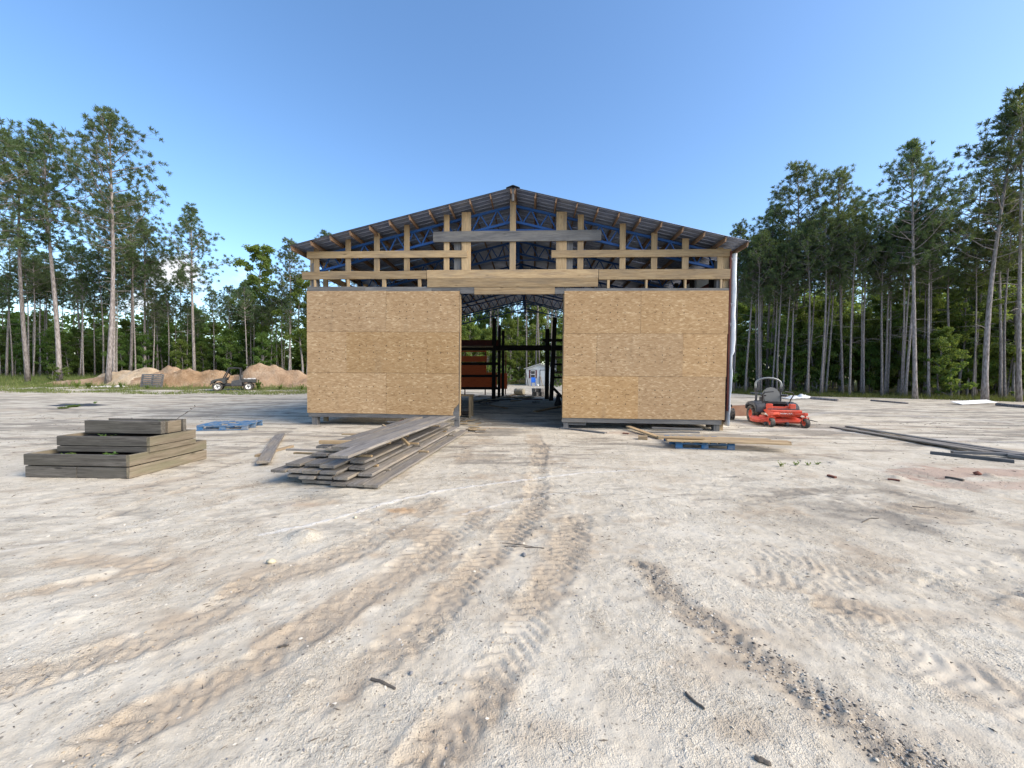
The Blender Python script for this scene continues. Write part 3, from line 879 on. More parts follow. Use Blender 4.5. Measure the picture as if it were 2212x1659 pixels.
flecks(5500, 'bark_flecks', 'dark flecks of bark and wood strewn over the sand', MAT['stick'], .003, .012, .6)
flecks(5000, 'sand_crumbs', 'pale crumbs of crusted sand over the yard', plain('sand_crumb', (.50, .46, .39), .95, scale=15, var=.25), .004, .014, .9)
flecks(1500, 'twig_bits', 'thin twig bits and pine needles over the sand', MAT['stick'], .012, .03, .12)

# ================================================================== BARN (timber pole barn under construction)
BL = Vector((-6.17, 11.84, 0)); BR = Vector((6.19, 11.17, 0))
BW = (BR - BL).length
BANG = math.atan2(BR.y - BL.y, BR.x - BL.x)
barn = empty('pole_barn', BL, BANG)
tag(barn, 'unfinished timber pole barn with strand-board front and corrugated metal roof', 'barn')
BM = Matrix.Translation(BL) @ Matrix.Rotation(BANG, 4, 'Z'); BMI = BM.inverted()
def F(px, py, yoff=0.0):
    o = BMI @ Vector((0, 0, CAM_H)); d = BMI.to_3x3() @ ray(px, py)
    t = (yoff - o.y) / d.y
    return (o + d * t).x, (o + d * t).z
K = 2212.0 / 3072.0
def z1(x, y): return (840 + x / 3.072) * K, (540 + y / 3.072) * K
def z2(x, y): return (1520 + x / 2.9105) * K, (540 + y / 2.9105) * K
def z3(x, y): return (1340 + x / 3.6075) * K, (840 + y / 3.6065) * K
def z4(x, y): return (880 + x / 3.607) * K, (840 + y / 3.6065) * K
def z5(x, y): return (1660 + x / 3.317) * K, (840 + y / 3.318) * K

def plank(name, zf, x0, y0, x1, y1, mat, yc=0.018, th=0.038, horiz=True, parent=barn, wane=0.0, warp=0.0):
    """facade timber given by the corners of its face"""
    a = F(*zf(x0, y0), yc - th / 2); b = F(*zf(x1, y1), yc - th / 2)
    if horiz:
        zc = (a[1] + b[1]) / 2; h = abs(a[1] - b[1])
        return board(name, (a[0], yc, zc), (b[0], yc, zc), h, th, mat, parent, (0, -1, 0), warp, 8 if wane else 4, wane)
    xc = (a[0] + b[0]) / 2; wd = abs(b[0] - a[0])
    return board(name, (xc, yc, b[1]), (xc, yc, a[1]), wd, th, mat, parent, (0, -1, 0), warp, 4, wane)

NW, TW, GW = MAT['new_wood'], MAT['tan_wood'], MAT['grey_wood']
# studs, left half then right half
for (x0, y0, x1, y1, m, yc, th) in ((276, 660, 308, 980, TW, .12, .10), (310, 632, 358, 850, NW, .06, .04), (602, 548, 650, 850, TW, .06, .04), (866, 488, 915, 840, NW, .06, .04), (1143, 412, 1192, 835, NW, .06, .04), (1510, 320, 1558, 835, NW, .06, .04), (1605, 470, 1667, 835, GW, .12, .05), (1674, 295, 1755, 835, NW, .075, .07), (2120, 175, 2170, 835, TW, .065, .05)):
    plank('stud', z1, x0, y0, x1, y1, m, yc, th, False)
for (x0, y0, x1, y1, m, yc, th) in ((435, 277, 521, 795, NW, .075, .07), (517, 470, 575, 795, GW, .12, .05), (622, 300, 668, 795, NW, .06, .04), (990, 380, 1036, 790, NW, .06, .04), (1265, 460, 1313, 790, NW, .06, .04), (1535, 510, 1588, 790, TW, .06, .04), (1843, 590, 1891, 790, NW, .06, .04), (1894, 640, 1938, 950, TW, .12, .10)):
    plank('stud', z2, x0, y0, x1, y1, m, yc, th, False)
# girts and belts
plank('girt', z1, 247, 659, 1725, 711, NW, wane=.004)
plank('girt', z2, 393, 614, 1962, 666, NW, wane=.004)
plank('belt_board', z1, 202, 843, 1350, 910, NW, .010, .05, wane=.012)
plank('belt_board', z2, 806, 781, 1953, 864, NW, .010, .05, wane=.006)
plank('collar_board', z1, 1412, 475, 2960, 556, GW, .012, .05, wane=.005)
# lintel over the doorway
a = z1(1352, 825); b = z2(800, 858)
def plank_px(name, pa, pb, mat, yc=.018, th=.038, wane=0.0):
    p = F(*pa, yc - th / 2); q = F(*pb, yc - th / 2)
    return board(name, (p[0], yc, (p[1] + q[1]) / 2), (q[0], yc, (p[1] + q[1]) / 2), abs(p[1] - q[1]) - .022, th, mat, barn, (0, -1, 0), 0, 8, wane)
plank_px('lintel_board', z1(1354, 826), z2(800, 857), NW, .006, .05, .004)
plank_px('lintel_board', z1(1358, 904), z2(797, 935), NW, .010, .05, .004)
plank_px('lintel_board', z1(1790, 986), z2(420, 1000), NW, .014, .05, .003)
# grey rails above the strand board
plank_px('top_rail', z1(250, 980), z1(784, 1027), GW)
plank_px('top_rail', z1(786, 982), z1(1395, 1028), GW)
plank_px('top_rail', z1(1397, 984), z1(1658, 1030), GW)
plank_px('top_rail', z1(1660, 985), z1(1789, 1050), GW, .016)
plank_px('top_rail', z2(422, 943), z2(511, 998), GW, .016)
plank_px('top_rail', z2(513, 942), z2(1240, 982), GW)
plank_px('top_rail', z2(1242, 942), z2(1952, 982), GW)
for (x0, x1) in ((310, 327), (615, 635), (940, 972), (1270, 1298)):
    plank('spacer_block', z1, x0, 905, x1, 985, TW, .045, .09, False)
for (x0, x1) in ((878, 899), (1212, 1230), (1553, 1570), (1866, 1883)):
    plank('spacer_block', z2, x0, 862, x1, 946, TW, .045, .09, False)

# strand-board sheets
def lx(zf, x, y): return F(*zf(x, y), -.014)[0]
def lz(zf, x, y): return F(*zf(x, y), -.014)[1]
LX0, LX1 = lx(z4, 147, 700), lx(z4, 1796, 700)
RX0, RX1 = lx(z5, 104, 700), lx(z5, 1728, 700)
RX0b = RX0
LZ = [lz(z4, 950, 116), lz(z4, 950, 561), lz(z4, 950, 1006), lz(z4, 950, 1448)]
RZ = [lz(z5, 900, 106), lz(z5, 900, 535), lz(z5, 900, 960), lz(z5, 900, 1384)]
print('BARN', BW, LX0, LX1, RX0, RX1, LZ, RZ)
GAP = .0028
def sheet(x0, x1, zt, zb, yj=0.0):
    return board('strand_board', (x0 + GAP, -.0085 + yj, (zt + zb) / 2), (x1 - GAP, -.0085 + yj, (zt + zb) / 2), zt - zb - 2 * GAP, .011, MAT['osb'], barn, (0, -1, 0), 0, 2)
def lxx(x): return lx(z4, x, 700)
def rxx(x): return lx(z5, x, 700)
sheet(LX0, lxx(1003), LZ[0], LZ[1], .001); sheet(lxx(1003), LX1, LZ[0] - .012, LZ[1], -.002)
sheet(LX0, lxx(574), LZ[1], LZ[2]); sheet(lxx(574), lxx(1445), LZ[1], LZ[2], -.0015); sheet(lxx(1445), LX1 - .01, LZ[1], LZ[2], .001)
sheet(LX0, lxx(1004), LZ[2], LZ[3], .0005)
sheet(RX0, rxx(866), RZ[0], RZ[1], .0); sheet(rxx(866), RX1 + .02, RZ[0], RZ[1], -.002)
sheet(RX0 - .01, rxx(434), RZ[1], RZ[2], .001); sheet(rxx(434), rxx(1290), RZ[1], RZ[2], -.002); sheet(rxx(1290), RX1, RZ[1], RZ[2], .001)
sheet(RX0 - .02, rxx(850), RZ[2], RZ[3], -.001); sheet(rxx(850), RX1 - .02, RZ[2], RZ[3], .001)
# last left sheet has a broken, ragged lower corner
x0, x1, zt, zb = lxx(1004) + GAP, LX1 - .012, LZ[2] - GAP, LZ[3] + GAP
rr = random.Random(3)
poly = [(0, 0), (0, -(zt - zb)), (x1 - x0 - .16, -(zt - zb) - .02)]
for i in range(9):
    t = i / 8
    poly.append((x1 - x0 - .16 + .16 * t ** 1.6 + rr.uniform(-.014, .014), -(zt - zb) + .03 + .30 * t ** .75 + rr.uniform(-.012, .012)))
poly += [(x1 - x0, 0)]
mb = MB().prism(poly, -.0055, .0055)
Mx = Matrix.Translation((x0, -.0085, zt))
me = mb.mesh('strand_board')
# local frame with the sheet in XY like the other sheets
R = Matrix.Rotation(rad(90), 4, 'X')
me.transform(R.inverted())
link('strand_board', me, MAT['osb'], barn, Mx @ R)
# framing behind the sheet joints, near-black to put shadow into the gaps
for zz, xa, xb in ((LZ[1], LX0, LX1), (LZ[2], LX0, LX1), (RZ[1], RX0, RX1), (RZ[2], RX0, RX1)):
    board('blocking', (xa + .03, .018, zz), (xb - .03, .018, zz), .14, .038, MAT['dark_wood'], barn, (0, -1, 0), 0, 1)
for xx, za, zb in ((lxx(1003), LZ[1] + .08, LZ[0]), (lxx(574), LZ[2] + .08, LZ[1] - .08), (lxx(1445), LZ[2] + .08, LZ[1] - .08), (lxx(1004), LZ[3], LZ[2] - .08), (rxx(866), RZ[1] + .08, RZ[0]), (rxx(434), RZ[2] + .08, RZ[1] - .08), (rxx(1290), RZ[2] + .08, RZ[1] - .08), (rxx(850), RZ[3], RZ[2] - .08)):
    board('blocking', (xx, .02, za), (xx, .02, zb), .12, .038, MAT['dark_wood'], barn, (0, -1, 0), 0, 1)
# nail heads
mb = MB()
def nails(zf, xs, rows, drift):
    for x in xs:
        for y in rows:
            yy = y + drift * (x - 300) / 1400
            px, pz = F(*zf(x + rng.uniform(-3, 3), yy), -.0165)
            mb.tube([(px, -.0175, pz), (px, -.0125, pz)], .013 + rng.uniform(-.003, .003), 6)
for i, rows in enumerate(((258, 332, 405), (702, 775, 850), (1147, 1218, 1293))):
    nails(z4, (282, 355, 427, 568, 715, 790, 865, 1010, 1150, 1225, 1300, 1453, 1597, 1670, 1748), rows, 15)
for i, rows in enumerate(((247, 320, 392), (672, 742, 810), (1092, 1162, 1232))):
    nails(z5, (140, 210, 285, 430, 570, 642, 715, 857, 1012, 1087, 1160, 1300, 1447, 1522, 1595), rows, 10)
o = mb.build('nail_heads', MAT['nail'], barn); o['kind'] = 'stuff'

# skirt boards and posts below the sheets
zl = LZ[3]; zr = RZ[3]
board('skirt_board', (lxx(160), .022, lz(z4, 150, 1452)), (lxx(1745), .022, lz(z4, 1745, 1478)), .15, .04, GW, barn, (0, -1, 0))
board('skirt_board', (lxx(1700), .014, lz(z4, 1745, 1466)), (LX1 + .0, .014, lz(z4, 1745, 1466)), .26, .035, GW, barn, (0, -1, 0))
board('skirt_board', (RX0 - .03, .022, lz(z5, 100, 1390)), (rxx(1690), .022, lz(z5, 1697, 1417)), .15, .04, GW, barn, (0, -1, 0))
def post(x, y, z0, z1_, wd, mat): return board('post', (x, y, z0), (x, y, z1_), wd, wd, mat, barn, (0, -1, 0), 0, 3)
post((lx(z4, 182, 1500) + lx(z4, 252, 1500)) / 2, .13, -.1, 4.85, .17, GW)
post(LX1 - .075, .11, -.1, 4.2, .15, GW)
post(RX0 + .085, .11, -.1, 4.2, .15, GW)
post((lx(z5, 1600, 1500) + lx(z5, 1667, 1500)) / 2, .13, -.1, 4.85, .17, GW)
board('jamb', (LX1 + .012, .10, .33), (LX1 + .012, .10, lz(z1, 1660, 1050)), .14, .025, TW, barn, (1, 0, 0))
board('jamb', (RX0 - .014, .10, .33), (RX0 - .014, .10, lz(z1, 1660, 1050)), .14, .025, TW, barn, (1, 0, 0))
board('skirt_board', (RX0 + .17, .09, .2), (rxx(340), .09, .19), .18, .03, GW, barn, (0, -1, 0))

# ------------------------------------------------------------------ roof
GY0, GYB = -.5, 15.75
rx, rz = F(1108, 404, GY0); ex0, ez0 = F(625, 529, GY0); ex1, ez1 = F(1624, 523, GY0)
print('ROOF', rx, rz, ex0, ez0, ex1, ez1)
RIDX, RIDZ = rx, rz
HALF = ((rx - ex0) + (ex1 - rx)) / 2
PIT = ((rz - ez0) / (rx - ex0) + (rz - ez1) / (ex1 - rx)) / 2
def roofz(x): return RIDZ - PIT * abs(x - RIDX)
ang = math.atan(PIT)
def panel_mesh(wd, L):
    prof = []
    pitch = .2286
    n = int(round(wd / pitch))
    for i in range(n):
        o = i * pitch
        prof += [(o, 0), (o + .045, 0), (o + .06, .03), (o + .085, .03), (o + .098, 0), (o + .16, 0.0), (o + .165, .004), (o + .175, .004), (o + .18, 0)]
    prof.append((n * pitch + .004, 0))
    vs = []; fs = []
    for s in (0, L):
        vs += [(s, y, z) for (y, z) in prof]
    m = len(prof)
    for i in range(m - 1): fs.append((i, i + 1, m + i + 1, m + i))
    me = bpy.data.meshes.new('roof_panel'); me.from_pydata(vs, [], fs)
    me.materials.append(MAT['roof_metal'])
    return me
SL = HALF / math.cos(ang)
pm = panel_mesh(.9144, SL - .02)
npan = int((GYB - GY0) / .9144) + 1
for side in (-1, 1):
    for i in range(npan):
        y = GY0 + i * .9144
        xdir = Vector((side * math.cos(ang), 0, -math.sin(ang)))
        zdir = Vector((side * math.sin(ang), 0, math.cos(ang)))
        ydir = zdir.cross(xdir)
        M = Matrix((xdir, ydir, zdir)).transposed().to_4x4()
        y0 = y if ydir.y > 0 else y + .9144
        M.translation = Vector((RIDX, y0, RIDZ)) + xdir * .02 + zdir * (.0015 if i % 2 else -.0015)
        link('roof_panel', pm, None, barn, M)
# ridge cap with a closure fold
mb = MB()
prof = [(-.19, -.19 * PIT + .03), (-.03, .045), (0, .052), (.03, .045), (.19, -.19 * PIT + .03), (.19, -.19 * PIT + .024), (.03, .038), (0, .045), (-.03, .038), (-.19, -.19 * PIT + .024)]
mb.prism([(RIDX + a, RIDZ + b) for a, b in prof], GY0 - .02, GYB + .1)
mb.build('ridge_cap', MAT['dark_grey'], barn)
# purlins on edge, 2 ft apart
nP = 11
pur_z = .022
step = (HALF - .12) / nP
pur = board_mesh(GYB - GY0 - .06, .14, .04, None, 0, 2); pur.materials.append(MAT['purlin_wood'])
def rot_board(p, yv, zv):
    xv = yv.cross(zv); M = Matrix((xv, yv, zv)).transposed().to_4x4(); M.translation = p; return M
for side in (-1, 1):
    for i in range(nP + 1):
        d = .07 + i * step
        if i == nP: d = HALF - .05
        x = RIDX + side * d
        zdir = Vector((side * math.sin(ang), 0, math.cos(ang)))
        # object X along +Y(barn): board() frame with up = across
        M, L = frame((x, GY0 + .03, roofz(x) - .004), (x, GYB - .03, roofz(x) - .004), Vector((side * math.cos(ang), 0, -math.sin(ang))))
        M = Matrix.Translation(-zdir * .074) @ M
        link('purlin', pur, None, barn, M)
# eave trim under the side overhang left out; ridge hanger board at the gable
board('ridge_hanger', (RIDX, GY0 + .06, RIDZ - .02), (RIDX, GY0 + .06, RIDZ - .36), .07, .04, GW, barn, (0, -1, 0))

# ------------------------------------------------------------------ steel trusses
def truss(y, k):
    TP = MAT['truss_paint']
    ztop = lambda x: roofz(x) - .185
    dz = .46
    t = board('truss', (RIDX, y, ztop(RIDX) + .03), (RIDX, y, ztop(RIDX) - dz - .35), .13, .03, TP, barn, (0, -1, 0))
    def bar(nm, a, b, w_, th): return board(nm, (a[0], y, a[1]), (b[0], y, b[1]), w_, th, TP, t, (0, -1, 0), 0, 1)
    xl, xr = .12, BW - .12
    for (x0, x1) in ((xl, RIDX), (xr, RIDX)):
        bar('chord', (x0, ztop(x0)), (x1, ztop(x1)), .07, .07)
        bar('chord', (x0, ztop(x0) - dz), (x1, ztop(x1) - dz), .07, .07)
        n = 12
        for i in range(n):
            xa = x0 + (x1 - x0) * i / n; xb = x0 + (x1 - x0) * (i + .5) / n; xc = x0 + (x1 - x0) * (i + 1) / n
            bar('web', (xa, ztop(xa)), (xb, ztop(xb) - dz), .038, .034)
            bar('web', (xb, ztop(xb) - dz), (xc, ztop(xc)), .038, .034)
    xt = 1.05
    bar('tie', (RIDX - xt, ztop(RIDX - xt) - dz), (RIDX + xt, ztop(RIDX + xt) - dz), .05, .05)
    for x in (xl, xr):
        board('column', (x, y, -.05), (x, y, ztop(x) + .03), .12, .12, MAT['dark_wood'] if k else TW, t, (0, -1, 0), 0, 1)
    return t
TY = [.28 + 3.08 * k for k in range(6)]
for k, y in enumerate(TY): truss(y, k)

# left wall: open frame of posts and girts
for k in range(11):
    y = .9 + k * 1.5
    board('wall_post', (.10, y, -.05), (.10, y, roofz(.1) - .19), .14, .09, TW if k < 3 else MAT['dark_wood'], barn, (0, -1, 0), 0, 1)
for z, h in ((4.72, .2), (4.12, .14), (2.9, .14), (1.7, .14)):
    board('wall_girt', (.02, .2, z), (.02, GYB - .4, z), h, .04, TW, barn, (-1, 0, 0), 0, 3)
for k in range(6):       # lower sheathing of the left wall
    y = .25 + k * 2.5
    board('wall_sheet', (-.02, y + .005, 2.05), (-.02, y + 2.495, 2.05), 3.5, .012, MAT['osb'], barn, (-1, 0, 0), 0, 1)
XR = RX1 + .075
# right wall: posts and dark red boards inside, white wrap outside
for k in range(11):
    y = .9 + k * 1.5
    board('wall_post', (XR - .14, y, -.05), (XR - .14, y, roofz(XR - .1) - .19), .14, .09, MAT['dark_wood'], barn, (0, -1, 0), 0, 1)
for k in range(11):
    z = .45 + k * .385
    for j in range(3):
        board('wall_board', (XR - .045, .1 + j * 5.1, z), (XR - .045, .1 + j * 5.1 + 5.09, z), .382, .022, MAT['maroon'], barn, (1, 0, 0), 0, 2)
board('wall_board', (XR - .045, .1, 4.95), (XR - .045, 15.3, 4.95), .16, .022, MAT['maroon'], barn, (1, 0, 0), 0, 2)
board('wall_board', (XR - .02, .012, lz(z2, 1950, 1030) - 3.2), (XR - .02, .012, lz(z2, 1950, 620)), .05, .05, MAT['maroon'], barn, (0, -1, 0), 0, 2)
# house wrap with a loose front edge
vs = []; fs = []
nz_, ns = 44, 14
ztop, zbot = lz(z2, 1970, 640), lz(z5, 1730, 1455)
for i in range(nz_ + 1):
    z = zbot + (ztop - zbot) * i / nz_
    t = i / nz_
    fl = .115 if t > .42 else .05
    if t < .42: fl += .05 * (1 - t / .42) ** 2 * (1 if t > .0 else 1)
    fl += .005 * math.sin(t * 27) + .004 * math.sin(t * 63 + 1)
    for j in range(ns + 1):
        s = j / ns
        if s < .5:
            y = 14 * (1 - s * 2) ** 2 + .35; x = XR + .012 + .006 * math.sin(z * 9 + y * 3)
        else:
            u = (s - .5) * 2
            y = .35 * (1 - u) ** 4 - .03 - .02 * u + .008 * math.sin(z * 5 + u * 3); x = XR + .012 + fl * u ** 1.2 + .003 * math.sin(z * 14 + u * 4) * u
            if t < .25: x -= .10 * (1 - t / .25) * u
        vs.append((x, y, z))
for i in range(nz_):
    for j in range(ns):
        a = i * (ns + 1) + j
        fs.append((a, a + 1, a + ns + 2, a + ns + 1))
me = bpy.data.meshes.new('house_wrap'); me.from_pydata(vs, [], fs)
hw = link('house_wrap', me, MAT['house_wrap'], barn, None, True)
hw.modifiers.new('thickness', 'SOLIDIFY').thickness = .002
hw['label'] = 'loose white house wrap at the right corner'
grey_print = plain('grey_print', (.32, .33, .38), .7)
def text_mesh(txt, size, ext=.0008):
    cu = bpy.data.curves.new('lettering', 'FONT'); cu.body = txt; cu.size = size; cu.extrude = ext; cu.align_x = 'CENTER'; cu.resolution_u = 2
    ob = bpy.data.objects.new('lettering', cu); COL.objects.link(ob)
    dg = bpy.context.evaluated_depsgraph_get()
    me = bpy.data.meshes.new_from_object(ob.evaluated_get(dg))
    bpy.data.objects.remove(ob); 
    return me
tm = text_mesh('TS', .11)
for zf, x, y in ((z2, 1975, 705), (z5, 1772, 462), (z5, 1780, 260)):
    tx, tzv = F(*zf(x, y), -.06)
    link('lettering', tm, grey_print, hw, Matrix.Translation((tx, -.075, tzv)) @ Matrix.Rotation(rad(90), 4, 'X'))

# ================================================================== TREES
def tri_mesh(name, V, k=3):
    """V: (n, k, 3) array of separate faces"""
    n = V.shape[0]
    me = bpy.data.meshes.new(name)
    me.vertices.add(n * k); me.vertices.foreach_set('co', V.reshape(-1, 3).astype(np.float32).ravel())
    me.loops.add(n * k); me.loops.foreach_set('vertex_index', np.arange(n * k, dtype=np.int32))
    me.polygons.add(n); me.polygons.foreach_set('loop_start', np.arange(0, n * k, k, dtype=np.int32))
    me.update(calc_edges=True)
    return me
def unit(a): return a / (np.linalg.norm(a, axis=-1, keepdims=True) + 1e-9)

def needles(centres, dirs, R, per, length, width):
    n = len(centres)
    C = np.repeat(centres, per, 0); D = np.repeat(dirs, per, 0)
    d = unit(R.randn(len(C), 3) + D * .9 + np.array([0, 0, .25]))
    L = length * (.65 + .6 * R.rand(len(C), 1))
    base = C - d * L * .12 + R.randn(len(C), 3) * .04
    side = unit(np.cross(d, R.randn(len(C), 3))) * width * (.6 + .8 * R.rand(len(C), 1))
    mid = base + d * L * .55
    return np.stack([base, mid + side, base + d * L, mid - side], 1)

def pine(seed, H=20.0, cb=.52, spread=3.0, r0=.25, nb=46, lean=0.0, per=32, dead=8, tufts=1.0):
    R = np.random.RandomState(seed); r = random.Random(seed)
    path = []; rr = []
    ph = r.uniform(0, 6)
    for i in range(13):
        t = i / 12
        path.append(Vector((lean * H * t ** 1.4 + .12 * math.sin(t * 5 + ph), .12 * math.sin(t * 4 + ph * 2), H * t)))
        flare = .35 * max(0, 1 - t * 16)
        rr.append((r0 * .55 * (1 + flare)) * (1 - t) ** .75 + .02)
    mb = MB(); mb.tube(path, rr, 10)
    def trunk_at(t):
        i = min(int(t * 12), 11); u = t * 12 - i
        return path[i].lerp(path[i + 1], u)
    cents = []; dirs = []
    az = r.uniform(0, 6)
    for b in range(nb):
        t = (b + r.random()) / nb
        h = cb + (1 - cb) * t * .985
        az += 2.4 + r.uniform(-.7, .7)
        prof = (.70 + .55 * math.sin(min(1, t * 1.1 + .12) * math.pi)) * (1 - t ** 4) ** .5
        Lb = spread * prof * r.uniform(.55, 1.12)
        if t < .14: Lb *= r.uniform(.5, 1.0)
        el = rad(2 + 52 * t + r.uniform(-12, 12))
        o = trunk_at(h)
        d = Vector((math.cos(az) * math.cos(el), math.sin(az) * math.cos(el), math.sin(el)))
        pts = [o]; cur = o.copy()
        ns = 5
        for k in range(ns):
            d = (d + Vector((r.uniform(-.22, .22), r.uniform(-.22, .22), .12 + r.uniform(-.12, .12)))).normalized()
            cur = cur + d * Lb / ns
            pts.append(cur.copy())
        br = .018 + .014 * Lb * .5
        mb.tube(pts, [br * (1 - .8 * k / ns) for k in range(ns + 1)], 4, False)
        nt_ = max(3, int((3.2 + 3.7 * Lb) * tufts))
        for q in range(nt_):
            s = .36 + .66 * ((q + r.random()) / nt_) ** .8
            s = min(s, .999)
            i = min(int(s * ns), ns - 1); p = pts[i].lerp(pts[i + 1], s * ns - i)
            off = Vector((r.gauss(0, 1), r.gauss(0, 1), r.gauss(.25, .7)))
            off = off.normalized() * (.2 + .5 * r.random()) * (.55 + .28 * Lb)
            e = p + off
            if off.length > .3: mb.tube([p, e], [.012, .006], 3, False)
            cents.append(e); dirs.append((off.normalized() + d * .6).normalized())
        cents.append(pts[-1]); dirs.append(d)
    for k in range(dead):
        h = cb * r.uniform(.45, .99); a = r.uniform(0, 6.28); o = trunk_at(h)
        Ld = r.uniform(.4, 1.8)
        e = o + Vector((math.cos(a) * Ld, math.sin(a) * Ld, r.uniform(-.3, .35) * Ld))
        mb.tube([o, o.lerp(e, .5) + Vector((0, 0, .06)), e], [.022, .014, .005], 4, False)
    c = np.array([tuple(q) for q in cents]); dd = np.array([tuple(q) for q in dirs])
    V = needles(c, dd, R, per, .31, .019)
    return mb.mesh('trunk'), tri_mesh('crown', V, 4)

def leaves(centres, radii, R, per, size):
    n = len(centres)
    C = np.repeat(centres, per, 0); rad_ = np.repeat(radii, per)[:, None]
    off = unit(R.randn(len(C), 3)) * rad_ * (R.rand(len(C), 1) ** .5) * np.array([1, 1, .75])
    c = C + off
    nrm = unit(R.randn(len(C), 3) + np.array([0, 0, .9]) + off * .4)
    a = unit(np.cross(nrm, R.randn(len(C), 3))); b = np.cross(nrm, a)
    s = size * (.55 + .9 * R.rand(len(C), 1))
    return np.stack([c - a * s, c + b * s * .55 + nrm * s * .15, c + a * s, c - b * s * .55 + nrm * s * .15], 1)

def broadleaf(seed, H=11.0, spread=2.6, cb=.28, r0=.12, nl=26, per=85, leaf=.12, sub=5):
    R = np.random.RandomState(seed); r = random.Random(seed)
    path = [Vector((.2 * math.sin(i * .7 + seed), .2 * math.sin(i * .5 + seed * 2), H * .96 * i / 8)) for i in range(9)]
    mb = MB(); mb.tube(path, [r0 * (1 - i / 8) ** .8 + .015 for i in range(9)], 7)
    cents = []; rads = []
    az = 0
    for b in range(nl):
        t = (b + r.random()) / nl; h = cb + (1 - cb) * t * .97
        az += 2.4 + r.uniform(-.6, .6)
        i = min(int(h / .96 * 8), 7); o = path[i].lerp(path[i + 1], min(1, h / .96 * 8 - i))
        Lb = spread * (.4 + .8 * math.sin((t * .8 + .15) * math.pi)) * r.uniform(.5, 1.15)
        el = rad(10 + 45 * t + r.uniform(-15, 15))
        d = Vector((math.cos(az) * math.cos(el), math.sin(az) * math.cos(el), math.sin(el)))
        e = o + d * Lb
        mb.tube([o, o.lerp(e, .5) + Vector((0, 0, .1)), e], [.035, .022, .008], 4, False)
        for q in range(sub):
            s = r.uniform(.35, 1.05)
            p = o.lerp(e, s) + Vector((r.gauss(0, .3), r.gauss(0, .3), r.gauss(.05, .25))) * spread * .3
            cents.append(p); rads.append(spread * r.uniform(.12, .26))
    c = np.array([tuple(q) for q in cents]); V = leaves(c, np.array(rads), R, per, leaf)
    return mb.mesh('trunk'), tri_mesh('crown', V, 4)

PINES = [pine(11, 20, .50, 3.3, .26, 50), pine(12, 20, .56, 2.9, .24, 46), pine(13, 20, .60, 2.7, .22, 40, dead=12), pine(14, 20, .52, 3.1, .25, 48, lean=.02),
         pine(15, 20, .66, 2.3, .18, 32, dead=14), pine(16, 20, .70, 2.1, .16, 28, dead=16), pine(17, 20, .48, 3.4, .27, 50, lean=.045), pine(18, 20, .62, 2.6, .2, 38, dead=16)]
SPARSE = pine(31, 20, .42, 3.0, .22, 26, lean=.0, per=9, dead=10, tufts=.45)
BROAD = [broadleaf(41, 11, 2.7), broadleaf(42, 13, 2.6, .3), broadleaf(43, 9, 2.5, .18, .09), broadleaf(44, 14, 2.4, .36, .13, 30)]
BUSH = [broadleaf(51, 1.5, .85, .05, .02, 12, 60, .055, 3), broadleaf(52, 2.2, 1.0, .05, .025, 14, 60, .065, 3), broadleaf(53, 3.4, 1.3, .06, .03, 16, 70, .085, 4)]
for tr, cr in PINES + [SPARSE]:
    tr.materials.append(MAT['bark']); cr.materials.append(MAT['needle'])
    tr.polygons.foreach_set('use_smooth', [True] * len(tr.polygons))
for tr, cr in BROAD + BUSH:
    tr.materials.append(MAT['bark']); cr.materials.append(MAT['leaf'])

def plant_tree(kind, var, x, y, scale, rz, label, cat, group=None, name='pine_tree', tilt=(0, 0), sx=1.0):
    e = empty(name, (x, y, gz(x, y) - .05))
    e.rotation_euler = (tilt[0], tilt[1], rz)
    e.scale = (scale * sx, scale * sx, scale)
    tr, cr = var
    link('trunk', tr, None, e); link('crown', cr, None, e)
    tag(e, label, cat, group)
    return e

